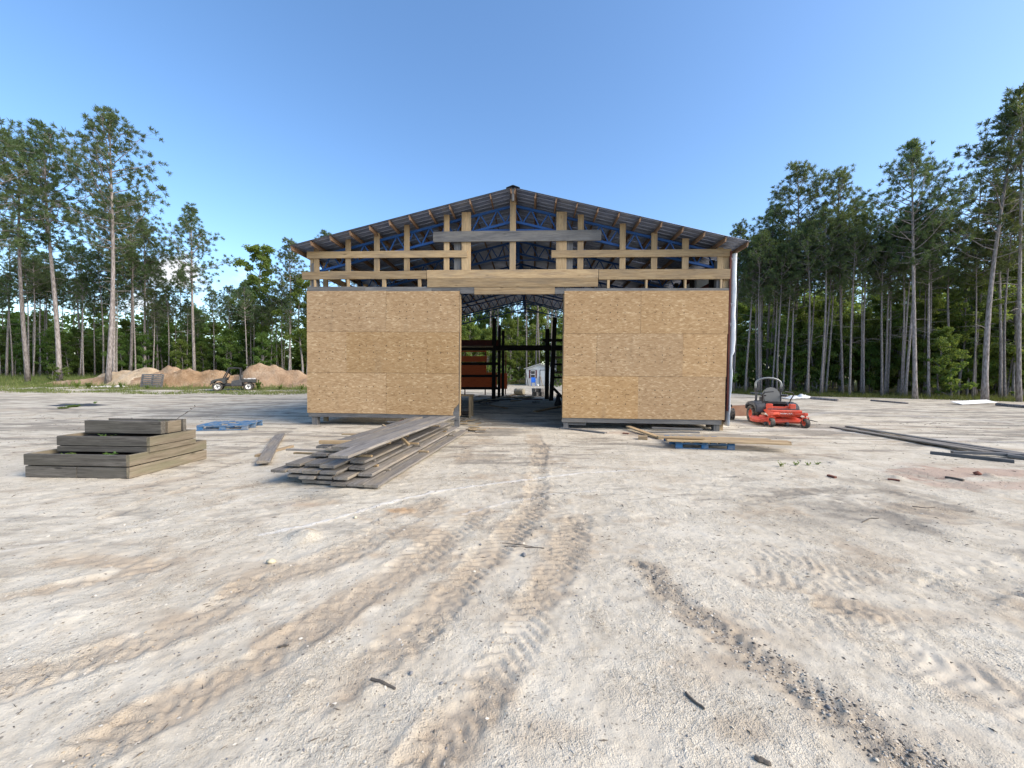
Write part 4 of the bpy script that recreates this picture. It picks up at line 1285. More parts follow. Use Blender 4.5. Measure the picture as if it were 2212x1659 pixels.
# single pines that can be told apart: (base px, depth, top py, variant, turn, lean, label)
def pine_at(px, depth, toppy, var, rz, label, lean=0.0, group=None, H0=20.0, sx=1.0):
    p = at(px, depth)
    d = ray(px, toppy); t = depth / d.y
    H = CAM_H + d.z * t - p.z
    s = H / H0
    plant_tree('pine', var, p.x, p.y, s, rz, label, 'tree', group, 'pine_tree', (0, rad(lean)), sx)
P = PINES
EDGE = [
    (-62, 30, 215, P[0], 1.0, 'pine at the far left edge with its crown cut off by the frame', 2, 1.0),
    (57, 37, 312, P[1], 2.2, 'leftmost tall bare-trunked pine on the grass, broad dark crown', -2, 1.05),
    (124, 36.5, 285, P[3], 0.6, 'tall pine leaning left with a bush at its foot', -2.2, 1.05),
    (236, 35, 243, P[0], 4.2, 'tallest pine on the left, trunk rising before the dirt mounds', -1, 1.0),
    (249, 43, 425, P[2], 3.3, 'slim pine close behind the tallest left-hand pine', 1, 1.0),
    (284, 46, 428, P[1], 5.2, 'pine right of the tallest left-hand pine, its lower trunk behind the pale mound', 0, 1.0),
    (318, 47, 485, P[3], 2.8, 'pine above the brown dirt mound with a full dark crown', 1, 1.0),
    (420, 46, 448, P[6], 2.6, 'lone pine against blue sky behind the brown dirt mound', -1, 1.0),
    (330, 56, 560, P[7], 1.2, 'pine left of the lone pine, in front of the small cloud', 0, 1.1),
    (393, 58, 585, P[4], 2.2, 'thin pine just left of the lone pine, lower than it', 0, 1.0),
    (173, 50, 530, P[7], 0.3, 'middle-sized pine between the leaning pine and the tallest one', 0, 1.1),
    (88, 52, 545, P[2], 4.4, 'middle-sized pine between the two leftmost tall pines', 0, 1.0),
    (18, 46, 480, P[7], 3.1, 'middle-sized pine left of the leftmost tall pine', -1, 1.0),
    (491, 62, 640, P[4], 2.0, 'slender pine above the utility vehicle', 0, 1.0),
    (626, 46, 522, P[2], 2.9, 'pine beside the left eave of the barn', 0, 1.0),
    (1657, 38, 450, P[1], 5.0, 'first pine right of the barn, behind the mower', .5, 1.0),
    (1645, 39, 500, P[4], 1.0, 'thin pine beside the white house wrap corner', 0, 1.0),
    (1716, 37, 361, P[2], 2.4, 'tall straight pine behind the mower, forked at its foot', .3, 1.05),
    (1728, 37.2, 470, P[5], 0.4, 'thin pine leaning right from the foot of the straight pine', 3.0, 1.0),
    (1816, 35, 366, P[0], 1.9, 'pine with a wide crown, third tall one right of the barn', 1.5, .9),
    (1840, 36, 440, P[7], 4.0, 'thinner pine right beside the third tall pine right of the barn', 1.5, .9),
    (1976, 28.8, 316, P[3], 3.4, 'thick-trunked pine with a dense crown on the right wood edge', 2.0, .95),
    (1952, 30.5, 480, P[5], 2.7, 'slim trunk close on the left of the thick-trunked pine', 1.5, 1.0),
    (2102, 33, 370, SPARSE, 1.1, 'thinly leaved pine between the thick-trunked pine and the leaning right-hand one', .5, 1.0),
    (2129, 27.2, 236, P[6], 0.2, 'tall pine at the right leaning to the right, long bare trunk', 2.0, 1.0),
    (2207, 27, 200, P[4], 3.3, 'pine trunk at the right edge of the picture', 3.5, 1.0),
]
for (px, dep, top, var, rz, lab, ln, sx) in EDGE:
    pine_at(px, dep, top, var, rz, lab, ln, None, sx=sx)

# broadleaved trees that stand out
def broad_at(px, depth, toppy, var, H0, rz, label, group=None, sx=1.0):
    p = at(px, depth); d = ray(px, toppy); t = depth / d.y
    H = CAM_H + d.z * t - p.z
    plant_tree('broad', var, p.x, p.y, H / H0, rz, label, 'tree', group, 'broadleaf_tree', (0, 0), sx)
broad_at(566, 50, 545, BROAD[3], 14, 1, 'pale green broadleaf tree rising above the right dirt mound')
broad_at(538, 52, 625, BROAD[1], 13, 2, 'lower broadleaf tree left of the pale green one')
broad_at(650, 47, 600, BROAD[1], 13, 4, 'leafy tree partly hidden by the left wall of the barn')
broad_at(2075, 31, 600, BROAD[1], 13, 0.5, 'green broadleaf tree right of the thick-trunked pine')
broad_at(2190, 30, 560, BROAD[0], 11, 2.5, 'large green broadleaf tree at the right edge')
broad_at(2155, 33, 640, BROAD[2], 9, 5, 'rounded green tree behind the leaning right-hand pine')
broad_at(1905, 34, 700, BROAD[2], 9, 1, 'low green tree left of the thick-trunked pine')
broad_at(2030, 30, 720, BROAD[2], 9, 3, 'small green tree under the thick-trunked pine')

# the woods: pines and broadleaf trees one can still tell apart, alike within each wood
tr_rng = random.Random(99)
def vis(px):
    if px < -140 or px > 2360: return False
    if 790 < px < 985 or 1228 < px < 1560: return False
    return True
pts = [(e[0], e[1]) for e in EDGE]
def wood_name(x):
    return 'left' if x < -8 else ('back' if x < 13 else 'right')
WN = {'left': 'in the wood beyond the dirt mounds', 'back': 'in the wood seen through the barn', 'right': 'in the dense wood right of the barn'}
placed = []
def clear_edge(x): return float(np.interp(x, CLEAR_X, CLEAR_Y))
MARKS = [(-62, 'the cut-off pine at the left edge'), (57, 'the leftmost tall pine'), (124, 'the leaning left pine'), (236, 'the tallest left pine'), (318, 'the pine above the brown mound'), (420, 'the lone pine'), (505, 'the utility vehicle'), (566, 'the pale green broadleaf tree'), (626, 'the pine by the left eave'), (700, 'the left barn corner'),
         (1060, 'the left rack posts'), (1166, 'the small shed'), (1220, 'the right door jamb'), (1590, 'the house wrap corner'), (1657, 'the first pine beside the barn'), (1716, 'the forked pine'), (1816, 'the third tall right pine'), (1976, 'the thick-trunked pine'), (2129, 'the leaning right-hand pine'), (2207, 'the right edge pine')]
NTH = ['nearest', 'second', 'third', 'fourth', 'fifth', 'sixth', 'seventh', 'eighth', 'ninth', 'tenth', 'eleventh', 'twelfth', 'thirteenth', 'fourteenth', 'fifteenth', 'sixteenth', 'seventeenth', 'eighteenth', 'nineteenth', 'twentieth']
SPOTS = {}
def landmark(o, kind, px):
    m = min(MARKS, key=lambda q: abs(q[0] - px))
    SPOTS.setdefault((kind, m[1], 'left' if px < m[0] else 'right'), []).append((abs(px - m[0]), o))
def label_spots():
    for (kind, mk, side), lst in SPOTS.items():
        for i, (_, o) in enumerate(sorted(lst, key=lambda q: q[0])):
            o['label'] = f'{NTH[min(i, 19)]} {kind} to the {side} of {mk}'
def try_place(n, kind, mind, dmin, dmax, lo=-130, hi=2350, smin=None, smax=None):
    tries = 0; k = 0
    while k < n and tries < n * 80:
        tries += 1
        px = tr_rng.uniform(lo, hi)
        d0 = ray(px, 809)
        dep = tr_rng.uniform(26, 95)
        x = d0.x / d0.y * dep
        ce = clear_edge(x); wn = wood_name(x)
        if not vis(px): continue
        if dep < ce + dmin or dep > ce + dmax: continue
        if wn == 'left' and dep < 45: continue
        if any((x - a) ** 2 + (dep - b) ** 2 < mind ** 2 for (a, b) in placed): continue
        placed.append((x, dep)); k += 1
        rz = tr_rng.uniform(0, 6.28)
        # the wood is lower where the photograph shows open sky above it
        low = .62 if 330 < px < 700 else (.85 if px <= 330 else .86 if wn == 'right' else 1.1)
        if kind == 'pine':
            v = tr_rng.choice([P[4], P[5], P[7], P[2], P[4], P[5]])
            s = tr_rng.uniform(.68, .92) * low
            e = plant_tree('pine', v, x, dep, s, rz, 'slender pine ' + WN[wn], 'tree', 'pines ' + WN[wn], 'pine_tree', (rad(tr_rng.uniform(-1.5, 1.5)), rad(tr_rng.uniform(-1.5, 1.5))))
            landmark(e, 'slender bare-trunked background pine', px)
        else:
            i = tr_rng.randrange(4)
            s = tr_rng.uniform(.6, .95) * (.8 if wn == 'left' else 1.0 if wn == 'right' else 1.1)
            if smin: s = tr_rng.uniform(smin, smax); i = tr_rng.choice([0, 2, 2])
            e = plant_tree('broad', BROAD[i], x, dep, s, rz, 'leafy tree ' + WN[wn], 'tree', 'broadleaf trees ' + WN[wn], 'broadleaf_tree')
            landmark(e, 'leafy background broadleaf tree', px)
try_place(24, 'pine', 1.0, 2.0, 22, 990, 1226)
try_place(14, 'broad', 1.2, 5.0, 25, 985, 1228)
try_place(40, 'pine', 1.3, 2.5, 18, -130, 700)
try_place(80, 'pine', 1.5, 2.5, 32)
try_place(30, 'pine', 1.0, .8, 4.5, 1580, 2010)
try_place(12, 'pine', 1.2, .8, 4.5, 2010, 2340)
try_place(34, 'broad', 1.1, 3.5, 8, 1570, 2340, .45, .85)
try_place(34, 'broad', 1.2, 13, 20, -130, 700, .38, .62)
try_place(10, 'broad', 1.1, 3.0, 8, 985, 1228, .45, .8)
try_place(60, 'broad', 1.8, 4.0, 32)
try_place(22, 'broad', 1.6, 6.0, 24, 1570, 2340)
# bushes along the edge of the clearing
nb_ = 0
for i in range(1500):
    px = tr_rng.uniform(-130, 2340)
    if not vis(px): continue
    d0 = ray(px, 809); dep = tr_rng.uniform(26, 66); x = d0.x / d0.y * dep; ce = clear_edge(x)
    wn = wood_name(x)
    if wn == 'left' and not (52 < dep < ce + 32): continue
    if wn != 'left' and not (ce + .4 < dep < ce + 9): continue
    if any((x - a) ** 2 + (dep - b) ** 2 < .8 for (a, b) in placed): continue
    placed.append((x, dep))
    v = tr_rng.choice([1, 2, 2] if dep > ce + 5.5 else [0, 0, 1])
    s = tr_rng.uniform(.7, 1.3)
    e = plant_tree('bush', BUSH[v], x, dep, s, tr_rng.uniform(0, 6), 'leafy bush ' + WN[wn], 'bush', 'bushes ' + WN[wn], 'bush')
    landmark(e, 'undergrowth bush', px)
    nb_ += 1
    if nb_ >= 190: break
label_spots()
for (px, dep, v, s, lab) in ((128, 36, 0, .9, 'small bush at the foot of the leaning left pine'), (1690, 36, 0, .8, 'low bush left of the forked pine foot'), (1770, 34.5, 1, .8, 'yellow-green bush between the tall pines behind the mower'), (1095, 44, 1, .9, 'fern-like bush left of the small shed'), (1208, 44, 0, .9, 'low shrub right of the small shed')):
    p = at(px, dep); plant_tree('bush', BUSH[v], p.x, p.y, s, px, lab, 'bush', None, 'bush')

# the far wood closing the view, one mass
R = np.random.RandomState(123)
cs = []; rs = []
for i in range(3400):
    px = R.uniform(-200, 2420); d0 = ray(px, 809)
    for _ in range(20):
        dep = R.uniform(50, 110); x = d0.x / d0.y * dep; ce = clear_edge(x)
        if ce + 22 < dep < ce + 48: break
    else: continue
    top = 15.0 if x > 13 else 12.0 if x > -8 else 8.5
    cs.append((x, dep, tz(x, dep) + top * R.rand() ** 1.2)); rs.append(R.uniform(.9, 1.9))
V = leaves(np.array(cs), np.array(rs), R, 26, .30)
fw = link('far_woodland', tri_mesh('far_woodland', V, 4), MAT['leaf'])
tag(fw, 'far mass of green woodland closing the view behind the trees', None, None, 'stuff')

# grass in the field and along the wood edge, uncountable
R = np.random.RandomState(77)
def grass(name, label, n, pick, h0, h1):
    C = np.array([pick() for _ in range(n)])
    z = np.array([gz(a, b) for a, b in C])
    base = np.stack([C[:, 0], C[:, 1], z - .02], 1)
    h = h0 + (h1 - h0) * R.rand(n) ** 2
    per = 3
    B = np.repeat(base, per, 0) + np.concatenate([R.randn(n * per, 2) * .10, np.zeros((n * per, 1))], 1)
    H = np.repeat(h, per) * (.6 + .6 * R.rand(n * per))
    az = R.rand(n * per) * 6.28
    wv = np.stack([np.cos(az), np.sin(az), np.zeros(n * per)], 1) * (.012 + .012 * R.rand(n * per))[:, None]
    tip = B + np.stack([R.randn(n * per) * .3 * H, R.randn(n * per) * .3 * H, H], 1)
    o = link(name, tri_mesh(name, np.stack([B - wv, B + wv, tip], 1)), MAT['grass'])
    tag(o, label, None, None, 'stuff')
def pick_left():
    while True:
        px = R.uniform(-120, 700); dep = R.uniform(30, 58); d0 = ray(px, 809); x = d0.x / d0.y * dep
        if dep > clear_edge(x) + R.rand() * 3 - 1.0 and R.rand() < 40 / dep: return x, dep
def pick_left_edge():
    while True:
        px = R.uniform(-120, 680); d0 = ray(px, 809); dep = R.uniform(27, 33.5); x = d0.x / d0.y * dep
        if vnoise(np.array([x * .5]), np.array([dep * .8]), 111)[0] > .45: return x, dep
def pick_right():
    while True:
        px = R.uniform(1050, 2340); d0 = ray(px, 809); dep = R.uniform(24, 50); x = d0.x / d0.y * dep
        if vis(px) and -.8 < dep - clear_edge(x) - R.rand() * 1.5 < 5: return x, dep
grass('field_grass', 'rough green grass over the field left of the barn', 17000, pick_left, .15, .55)
grass('verge_grass', 'low grass patches in front of the dirt mounds', 7000, pick_left_edge, .05, .22)
grass('wood_edge_grass', 'grass strip along the edge of the woods', 9000, pick_right, .12, .5)

# ================================================================== EARTH MOUNDS
def mound(name, c, sx, sy, h, mat, label, seed, peaks=None, cat='dirt mound'):
    n = 64
    u = np.linspace(-1.25, 1.25, n); U, V = np.meshgrid(u, u)
    H = np.zeros(U.shape)
    Uw = U + (fbm(U * 2 + 9, V * 2, seed + 21, 3) - .5) * .5; Vw = V + (fbm(U * 2, V * 2 + 5, seed + 31, 3) - .5) * .4
    for (px_, py_, ph, pr) in (peaks or [(0, 0, 1, 1)]):
        d = np.hypot(Uw - px_, Vw - py_) / pr
        prof = .55 * np.clip(1 - d, 0, 1) + .45 * (1 - sstep(0, 1, d))
        H = np.maximum(H, ph * prof) + .15 * np.minimum(H, ph * prof)
    H = H * (1 + .5 * (fbm(U * 4, V * 4, seed, 4) - .5)) + (np.abs(fbm(U * 6 + 7, V * 6, seed + 3, 5, .6) - .5) * -2 + .3) * .16 * sstep(.04, .25, H)
    edge = 1 - sstep(.95, 1.2, np.maximum(np.abs(U), np.abs(V)))
    H = H * edge
    X = c[0] + U * sx; Y = c[1] + V * sy
    base = terrain(X, Y)
    Z = base - .12 + H * h + (fbm(X * 2.2, Y * 2.2, seed + 9, 4, .6) - .5) * .16 * sstep(.01, .1, H)
    vs = np.stack([X - c[0], Y - c[1], Z - c[2]], -1).reshape(-1, 3)
    idx = np.arange(n * n).reshape(n, n)
    q = np.stack([idx[:-1, :-1], idx[:-1, 1:], idx[1:, 1:], idx[1:, :-1]], -1).reshape(-1, 4)
    me = bpy.data.meshes.new(name); me.from_pydata(vs.tolist(), [], q.tolist())
    o = link(name, me, mat, None, Matrix.Translation(c), True)
    tag(o, label, cat, 'dirt mounds')
    return o
def mpos(px, d): p = at(px, d); return (p.x, p.y, p.z)
mound('dirt_mound', mpos(300, 36.5), 6.0, 2.8, 1.65, MAT['dirt_pale'], 'pale sandy mound left of the grey pallet', 5, [(0, 0, 1, .85), (-.45, .1, .5, .6), (-.85, .2, .3, .4), (.5, 0, .5, .6)])
mound('dirt_mound', mpos(368, 36.2), 4.4, 2.5, 1.65, MAT['dirt_orange'], 'orange earth mound behind the grey pallet', 15, [(-.1, 0, 1, .8), (.35, .2, .85, .7), (-.6, 0, .5, .6)])
mound('dirt_mound', mpos(430, 35.0), 5.2, 2.4, 1.55, MAT['dirt_brown'], 'brown clay mound right of the grey pallet', 25, [(-.15, 0, 1, .7), (.2, .1, .85, .7), (-.5, -.2, .7, .55), (.6, .1, .5, .6)])
mound('dirt_mound', mpos(590, 35.5), 5.6, 2.8, 1.85, MAT['dirt_orange'], 'long orange mound behind the utility vehicle', 35, [(-.12, 0, 1, .65), (.10, .1, .95, .6), (-.55, .1, .5, .6), (.5, .1, .5, .7), (-.85, .1, .4, .4)])
mound('dirt_mound', mpos(205, 35.5), 6.0, 1.7, .8, MAT['dirt_orange'], 'low orange earth bank at the foot of the left pines', 45, [(0, 0, 1, .8), (-.5, 0, .6, .5), (.5, 0, .8, .6)])
mound('dirt_mound', mpos(690, 36), 5.5, 2.4, 1.4, MAT['dirt_orange'], 'low orange mound running behind the barn corner', 55, [(-.4, 0, 1, .8), (.3, 0, .9, .7)])
mound('dirt_mound', mpos(500, 36.5), 4.6, 2.0, 1.3, MAT['dirt_brown'], 'low brown mound right behind the utility vehicle cab', 65, [(-.3, 0, 1, .8), (.35, 0, .9, .7)])

# ================================================================== small builders
def pallet(loc, rz, mat, label, group=None, tilt=0.0, L=1.2, Wd=1.0, missing=()):
    e = empty('pallet', loc, rz)
    if tilt: e.rotation_euler = (Matrix.Rotation(rz, 4, 'Z') @ Matrix.Rotation(tilt, 4, 'X') @ Matrix.Rotation(rad(90), 4, 'Z')).to_euler()
    for j in range(3):
        y = (-1 + j) * (Wd / 2 - .03)
        for k in range(3):
            x = (-1 + k) * (L / 2 - .07)
            board('block', (x - .07, y, .065), (x + .07, y, .065), .06 if j != 1 else .09, .085, mat, e, (0, 0, 1), 0, 1)
        board('stringer', (-L / 2, y, .118), (L / 2, y, .118), .09, .02, mat, e, (0, 0, 1), 0, 1)
        board('bottom_board', (-L / 2, y, .011), (L / 2, y, .011), .09, .02, mat, e, (0, 0, 1), 0, 1)
    n = 7
    for i in range(n):
        if i in missing: continue
        x = -L / 2 + .06 + (L - .12) * i / (n - 1)
        board('deck_board', (x, -Wd / 2, .139), (x, Wd / 2, .139), .115, .02, mat, e, (0, 0, 1), .004, 2)
    tag(e, label, 'pallet', group)
    return e

def wheel(r, wd, parent, M, rim_mat, rim_r=.6, lug=0, spokes=0, spoke_mat=None, name='tyre', dish=.25):
    mb = MB()
    h = wd / 2
    prof = [(r * rim_r, -h * .72), (r * .78, -h * .98), (r * .92, -h * .98), (r * .985, -h * .72), (r, -h * .3), (r, h * .3), (r * .985, h * .72), (r * .92, h * .98), (r * .78, h * .98), (r * rim_r, h * .72), (r * rim_r, -h * .72)]
    mb.lathe(prof, 32)
    for i in range(lug):
        a = 2 * math.pi * i / lug
        for s in (-1, 1):
            aa = a + (0 if s < 0 else math.pi / lug)
            Mx = Matrix.Rotation(-aa, 4, 'Y') @ Matrix.Translation((r * .995, s * h * .5, 0)) @ Matrix.Rotation(s * .5, 4, 'X')
            mb.cbox((0, 0, 0), (r * .07, h * .95, r * .12), .004, Mx)
    t = mb.build(name, MAT['rubber'], parent, M, False)
    mb = MB()
    q = r * rim_r
    for s in (-1, 1):
        mb.lathe([(q * 1.03, s * h * .74), (q * .95, s * h * .74), (q * .86, s * h * (.74 - dish)), (0.001, s * h * (.74 - dish))], 28)
    rim = mb.build('rim', rim_mat, t, M, True)
    if spokes:
        mb = MB()
        for s in (-1, 1):
            for k in range(spokes):
                a = math.pi * k / spokes * (1 if spokes < 3 else 2) + .3
                Mx = Matrix.Rotation(a, 4, 'Y')
                mb.cbox((q * .42, s * h * (.78 - dish), 0), (q * .8, h * .12, q * .28), .004, Mx)
                if spokes < 3: mb.cbox((-q * .42, s * h * (.78 - dish), 0), (q * .8, h * .12, q * .28), .004, Mx)
            mb.lathe([(q * .25, s * h * (.9 - dish)), (.001, s * h * (.9 - dish))], 12)
        mb.build('spokes', spoke_mat or MAT['black'], t, M)
    return t

# ================================================================== UTILITY VEHICLE
c = at(505, 31.0)
u = empty('utility_vehicle', (c.x, c.y, gz(c.x, c.y) - .01), rad(180 + 30))
u.scale = (.93, .93, .93)
tag(u, 'dark camouflage side-by-side utility vehicle parked before the dirt mounds', 'utility vehicle')
CAMO, BK, DG = MAT['camo'], MAT['black'], MAT['dark_grey']
MB().prism([(1.3, .36), (1.42, .5), (1.3, .58), (-1.35, .58), (-1.45, .5), (-1.3, .36)], -.42, .42).build('chassis', BK, u, None, False, .02)
MB().prism([(1.47, .58), (1.5, .74), (1.40, .88), (1.05, .99), (.62, 1.08), (.52, 1.06), (.5, .6), (.66, .58), (.72, .72), (.88, .82), (1.1, .82), (1.28, .74), (1.34, .6)], -.66, .66).build('hood', CAMO, u, None, False, .035)
MB().prism([(.52, .42), (.5, .62), (.1, .56), (-.5, .62), (-.55, .42)], -.68, .68).build('floor_pan', BK, u, None, False, .02)
MB().prism([(.16, .4), (.10, .78), (-.05, .86), (-.5, .93), (-.6, .9), (-.62, .42)], .64, .70).build('door_panel', DG, u, None, False, .015)
MB().prism([(.16, .4), (.10, .78), (-.05, .86), (-.5, .93), (-.6, .9), (-.62, .42)], -.70, -.64).build('door_panel', DG, u, None, False, .015)
MB().box((-.2, 0, .74), (.5, 1.2, .24)).build('seat', MAT['seat_grey'], u, None, False, .04)
MB().box((0, 0, 0), (.14, 1.2, .5), Matrix.Translation((-.5, 0, 1.05)) @ Matrix.Rotation(rad(-12), 4, 'Y')).build('seat_back', MAT['seat_grey'], u, None, False, .04)
MB().box((.5, 0, .98), (.18, 1.2, .22)).build('dashboard', BK, u, None, False, .03)
mb = MB()
mb.box((-1.1, 0, .72), (.98, 1.36, .06))
for s in (-1, 1): mb.box((-1.1, s * .67, .84), (.98, .05, .26))
mb.box((-.63, 0, .84), (.05, 1.36, .26)); mb.box((-1.58, 0, .84), (.05, 1.36, .26))
mb.build('cargo_bed', CAMO, u, None, False, .012)
MB().prism([(-.68, .6), (-.74, .72), (-1.5, .72), (-1.5, .66), (-1.4, .7), (-1.25, .76), (-.9, .76)], -.7, .7).build('rear_fender', BK, u, None, False, .01)
mb = MB()
for i in range(14):
    mb.cbox((rng.uniform(-1.45, -.75), rng.uniform(-.5, .5), .93 + rng.uniform(0, .08)), (rng.uniform(.1, .3), rng.uniform(.1, .3), .14), .03, None)
mb.build('cargo', MAT['pale_stone'], u)
mb = MB()
for s in (-1, 1):
    mb.tube([(.66, s * .62, 1.05), (.35, s * .6, 1.70), (.28, s * .58, 1.86), (-.42, s * .58, 1.88), (-.5, s * .6, 1.82), (-.56, s * .64, .9), (-.6, s * .64, .5)], .045, 8)
for x, z in ((.28, 1.86), (-.44, 1.87), (-.54, 1.2)): mb.tube([(x, -.58, z), (x, .58, z)], .028, 8)
mb.build('roll_cage', BK, u)
MB().prism([(.38, 1.86), (.32, 1.93), (-.1, 1.97), (-.54, 1.93), (-.58, 1.86)], -.62, .62).build('roof', BK, u, None, False, .02)
mb = MB(); mb.lathe([(.17 + .018 * math.cos(a * 1.05), .018 * math.sin(a * 1.05)) for a in range(7)], 20, Matrix.Translation((.28, .3, 1.16)) @ Matrix.Rotation(rad(70), 4, 'Y') @ Matrix.Rotation(rad(90), 4, 'X'))
mb.tube([(.28, .3, 1.16), (.46, .3, 1.04)], .02, 6)
mb.build('steering_wheel', BK, u)
for s in (-1, 1):
    MB().cbox((1.40, s * .47, .80), (.12, .26, .09), .02, Matrix.Identity(4)).build('headlight', MAT['white_paint'], u)
    MB().prism([(-.42, 1.25), (-.38, 1.42), (-.56, 1.42), (-.58, 1.2)], s * .28 - .16, s * .28 + .16).build('head_rest', BK, u, None, False, .02)
mb = MB(); mb.tube([(1.5, -.45, .5), (1.56, -.4, .58), (1.56, .4, .58), (1.5, .45, .5)], .03, 8); mb.tube([(1.52, -.4, .72), (1.54, .4, .72)], .022, 8)
mb.build('bumper', BK, u)
for x in (1.05, -1.06):
    for s in (-1, 1):
        wheel(.335, .25, u, Matrix.Translation((x, s * .62, .335)), MAT['white_paint'], .58, 14, 2, BK)

# ================================================================== ZERO-TURN MOWER
fa = Vector((8.56, 12.16, 0)); hd = Vector((-.20, -.98, 0)).normalized()
mc = fa - hd * .72
m = empty('ride_on_mower', (mc.x, mc.y, gz(mc.x, mc.y) - .005), math.atan2(hd.y, hd.x))
tag(m, 'orange-red zero-turn ride-on mower with grey roll bar, right of the barn', 'mower')
OR = MAT['orange_paint']
for s in (-1, 1):
    t_ = wheel(.29, .27, m, Matrix.Translation((-.62, s * .48, .29)), OR, .56, 18, 5, OR, 'rear_tyre', .45)
    # caster: fork and small wheel
    t_ = wheel(.14, .13, m, Matrix.Translation((.74, s * .47, .14)) @ Matrix.Rotation(s * .12 + .1, 4, 'Z'), MAT['orange_paint'], .5, 0, 0, None, 'caster_tyre', .3)
    mb = MB()
    for q in (-1, 1): mb.bar((.74, s * .47 + q * .085, .14), (.73, s * .47 + q * .085, .31), .05, .012, (0, 1, 0))
    mb.box((.73, s * .47, .315), (.09, .2, .02)); mb.tube([(.73, s * .47, .31), (.73, s * .47, .43)], .024, 8)
    mb.build('caster_fork', OR, m)
    mb = MB()
    mb.bar((.73, s * .47, .42), (.60, s * .22, .42), .08, .07); mb.cbox((.73, s * .47, .42), (.10, .10, .09), .01)
    mb.build('caster_arm', OR, m)
# frame and front plate
mb = MB(); 
for s in (-1, 1): mb.bar((.62, s * .2, .40), (-.85, s * .22, .40), .06, .09)
mb.build('frame', OR, m)
fp = MB().prism([(.48, .30), (.57, .36), (.62, .50), (.60, .535), (.05, .50), (.05, .46)], -.44, .44).build('foot_plate', OR, m, None, False, .012)
tmk = text_mesh('KUBOTA', .085)
Mt = Matrix.Translation((.625, 0, .415)) @ Matrix.Rotation(rad(90), 4, 'Z') @ Matrix.Rotation(rad(90), 4, 'X')
Mt = Matrix.Translation((.607, .0, .405)) @ Matrix.Rotation(rad(90), 4, 'Z') @ Matrix.Rotation(rad(74), 4, 'X')
link('lettering', tmk, MAT['white_paint'], fp, Mt)
# toe board details
mb = MB()
for s in (-1, 1): mb.box((.22, s * .33, .60), (.12, .16, .20)); mb.box((.05, s * .3, .56), (.3, .1, .12))
mb.box((.18, 0, .56), (.06, .6, .10))
mb.build('lift_linkage', OR, m, None, False, .008)
MB().prism([(.5, .505), (.54, .55), (.1, .545), (.1, .505)], -.40, .40).build('floor_mat', MAT['dark_grey'], m, None, False, .01)
# cutting deck: shallow shell with rounded nose
top = []
out_ = [(-.30, -.72), (.10, -.78), (.34, -.70), (.46, -.50), (.50, 0), (.46, .50), (.34, .70), (.10, .78), (-.30, .72), (-.36, 0)]
vs = [(x, y, .10) for x, y in out_] + [(x * .98, y * .98, .22) for x, y in out_] + [(x * .82, y * .9, .265) for x, y in out_]
fs = []
n_ = len(out_)
for l in range(2):
    for i in range(n_):
        j = (i + 1) % n_; fs.append((l * n_ + i, l * n_ + j, (l + 1) * n_ + j, (l + 1) * n_ + i))
fs.append(tuple(range(2 * n_, 3 * n_)))
MB().add(vs, fs).build('cutting_deck', OR, m, None, False, .006)
mb = MB()
mb.bar((.52, -.66, .16), (.52, .66, .16), .03, .09, (1, 0, 0)); mb.bar((.5, -.66, .18), (.1, -.8, .18), .03, .08, (0, 1, 0)); mb.bar((.5, .66, .18), (.1, .8, .18), .03, .08, (0, 1, 0))
for y in (-.45, 0, .45): mb.lathe([(.001, .32), (.1, .32), (.12, .26)], 14, Matrix.Translation((.08, y, 0)) @ Matrix.Rotation(rad(90), 4, 'X') @ Matrix.Scale(1, 4))
mb.build('deck_bumper', OR, m)
for y in (-.55, .05, .6):
    mb = MB(); mb.lathe([(.001, -.045), (.055, -.045), (.065, -.02), (.065, .02), (.055, .045), (.001, .045)], 14, Matrix.Translation((.55, y, .09)))
    mb.build('anti_scalp_roller', MAT['dark_grey'], m)
mb = MB(); mb.bar((.2, .5, .3), (.2, .95, .17), .5, .015, (0, 0, 1)); mb.build('discharge_chute', BK, m)
# fenders, engine, seat
for s in (-1, 1):
    MB().prism([(-.98, .44), (-.95, .60), (-.80, .70), (-.45, .74), (-.12, .70), (.0, .60), (.06, .40), (-.04, .38), (-.12, .52), (-.28, .60), (-.62, .62), (-.86, .56), (-.92, .44)], s * .47 - .17, s * .47 + .17).build('fender', DG, m, None, False, .025)
MB().prism([(-.20, .50), (-.16, .66), (-.62, .68), (-.66, .5)], -.30, .30).build('seat_base', BK, m, None, False, .02)
MB().prism([(-.02, .66), (.02, .72), (-.02, .77), (-.40, .74), (-.52, .76), (-.54, .68)], -.27, .27).build('seat', BK, m, None, False, .025)
bk = []
for k in range(9):
    a = math.pi * k / 8; bk.append((.27 * math.cos(a), .30 * math.sin(a) + .14))
bk += [(-.24, -.06), (.24, -.06)]
mb = MB().prism([(x, z) for x, z in bk], -.055, .055)
mb.build('seat_back', MAT['seat_grey'], m, Matrix.Translation((-.47, 0, .78)) @ Matrix.Rotation(rad(90), 4, 'Z') @ Matrix.Rotation(rad(-12), 4, 'X'), False, .022)
for s in (-1, 1): MB().prism([(-.48, .90), (-.16, .92), (-.14, .96), (-.48, .96)], s * .31 - .035, s * .31 + .035).build('arm_rest', BK, m, None, False, .015)
mb = MB(); mb.box((-.98, 0, .55), (.42, .56, .36)); mb.tube([(-.98, 0, .7), (-.98, 0, .86)], .17, 14)
mb.build('engine', BK, m, None, False, .02)
mb = MB()
mb.tube([(-.72, -.38, .42), (-.72, -.38, 1.12)], .036, 8); mb.tube([(-.72, .38, .42), (-.72, .38, 1.12)], .036, 8)
mb.build('roll_bar_post', DG, m)
mb = MB()
hoop = [(-.72, -.38, 1.10), (-.73, -.40, 1.28)]
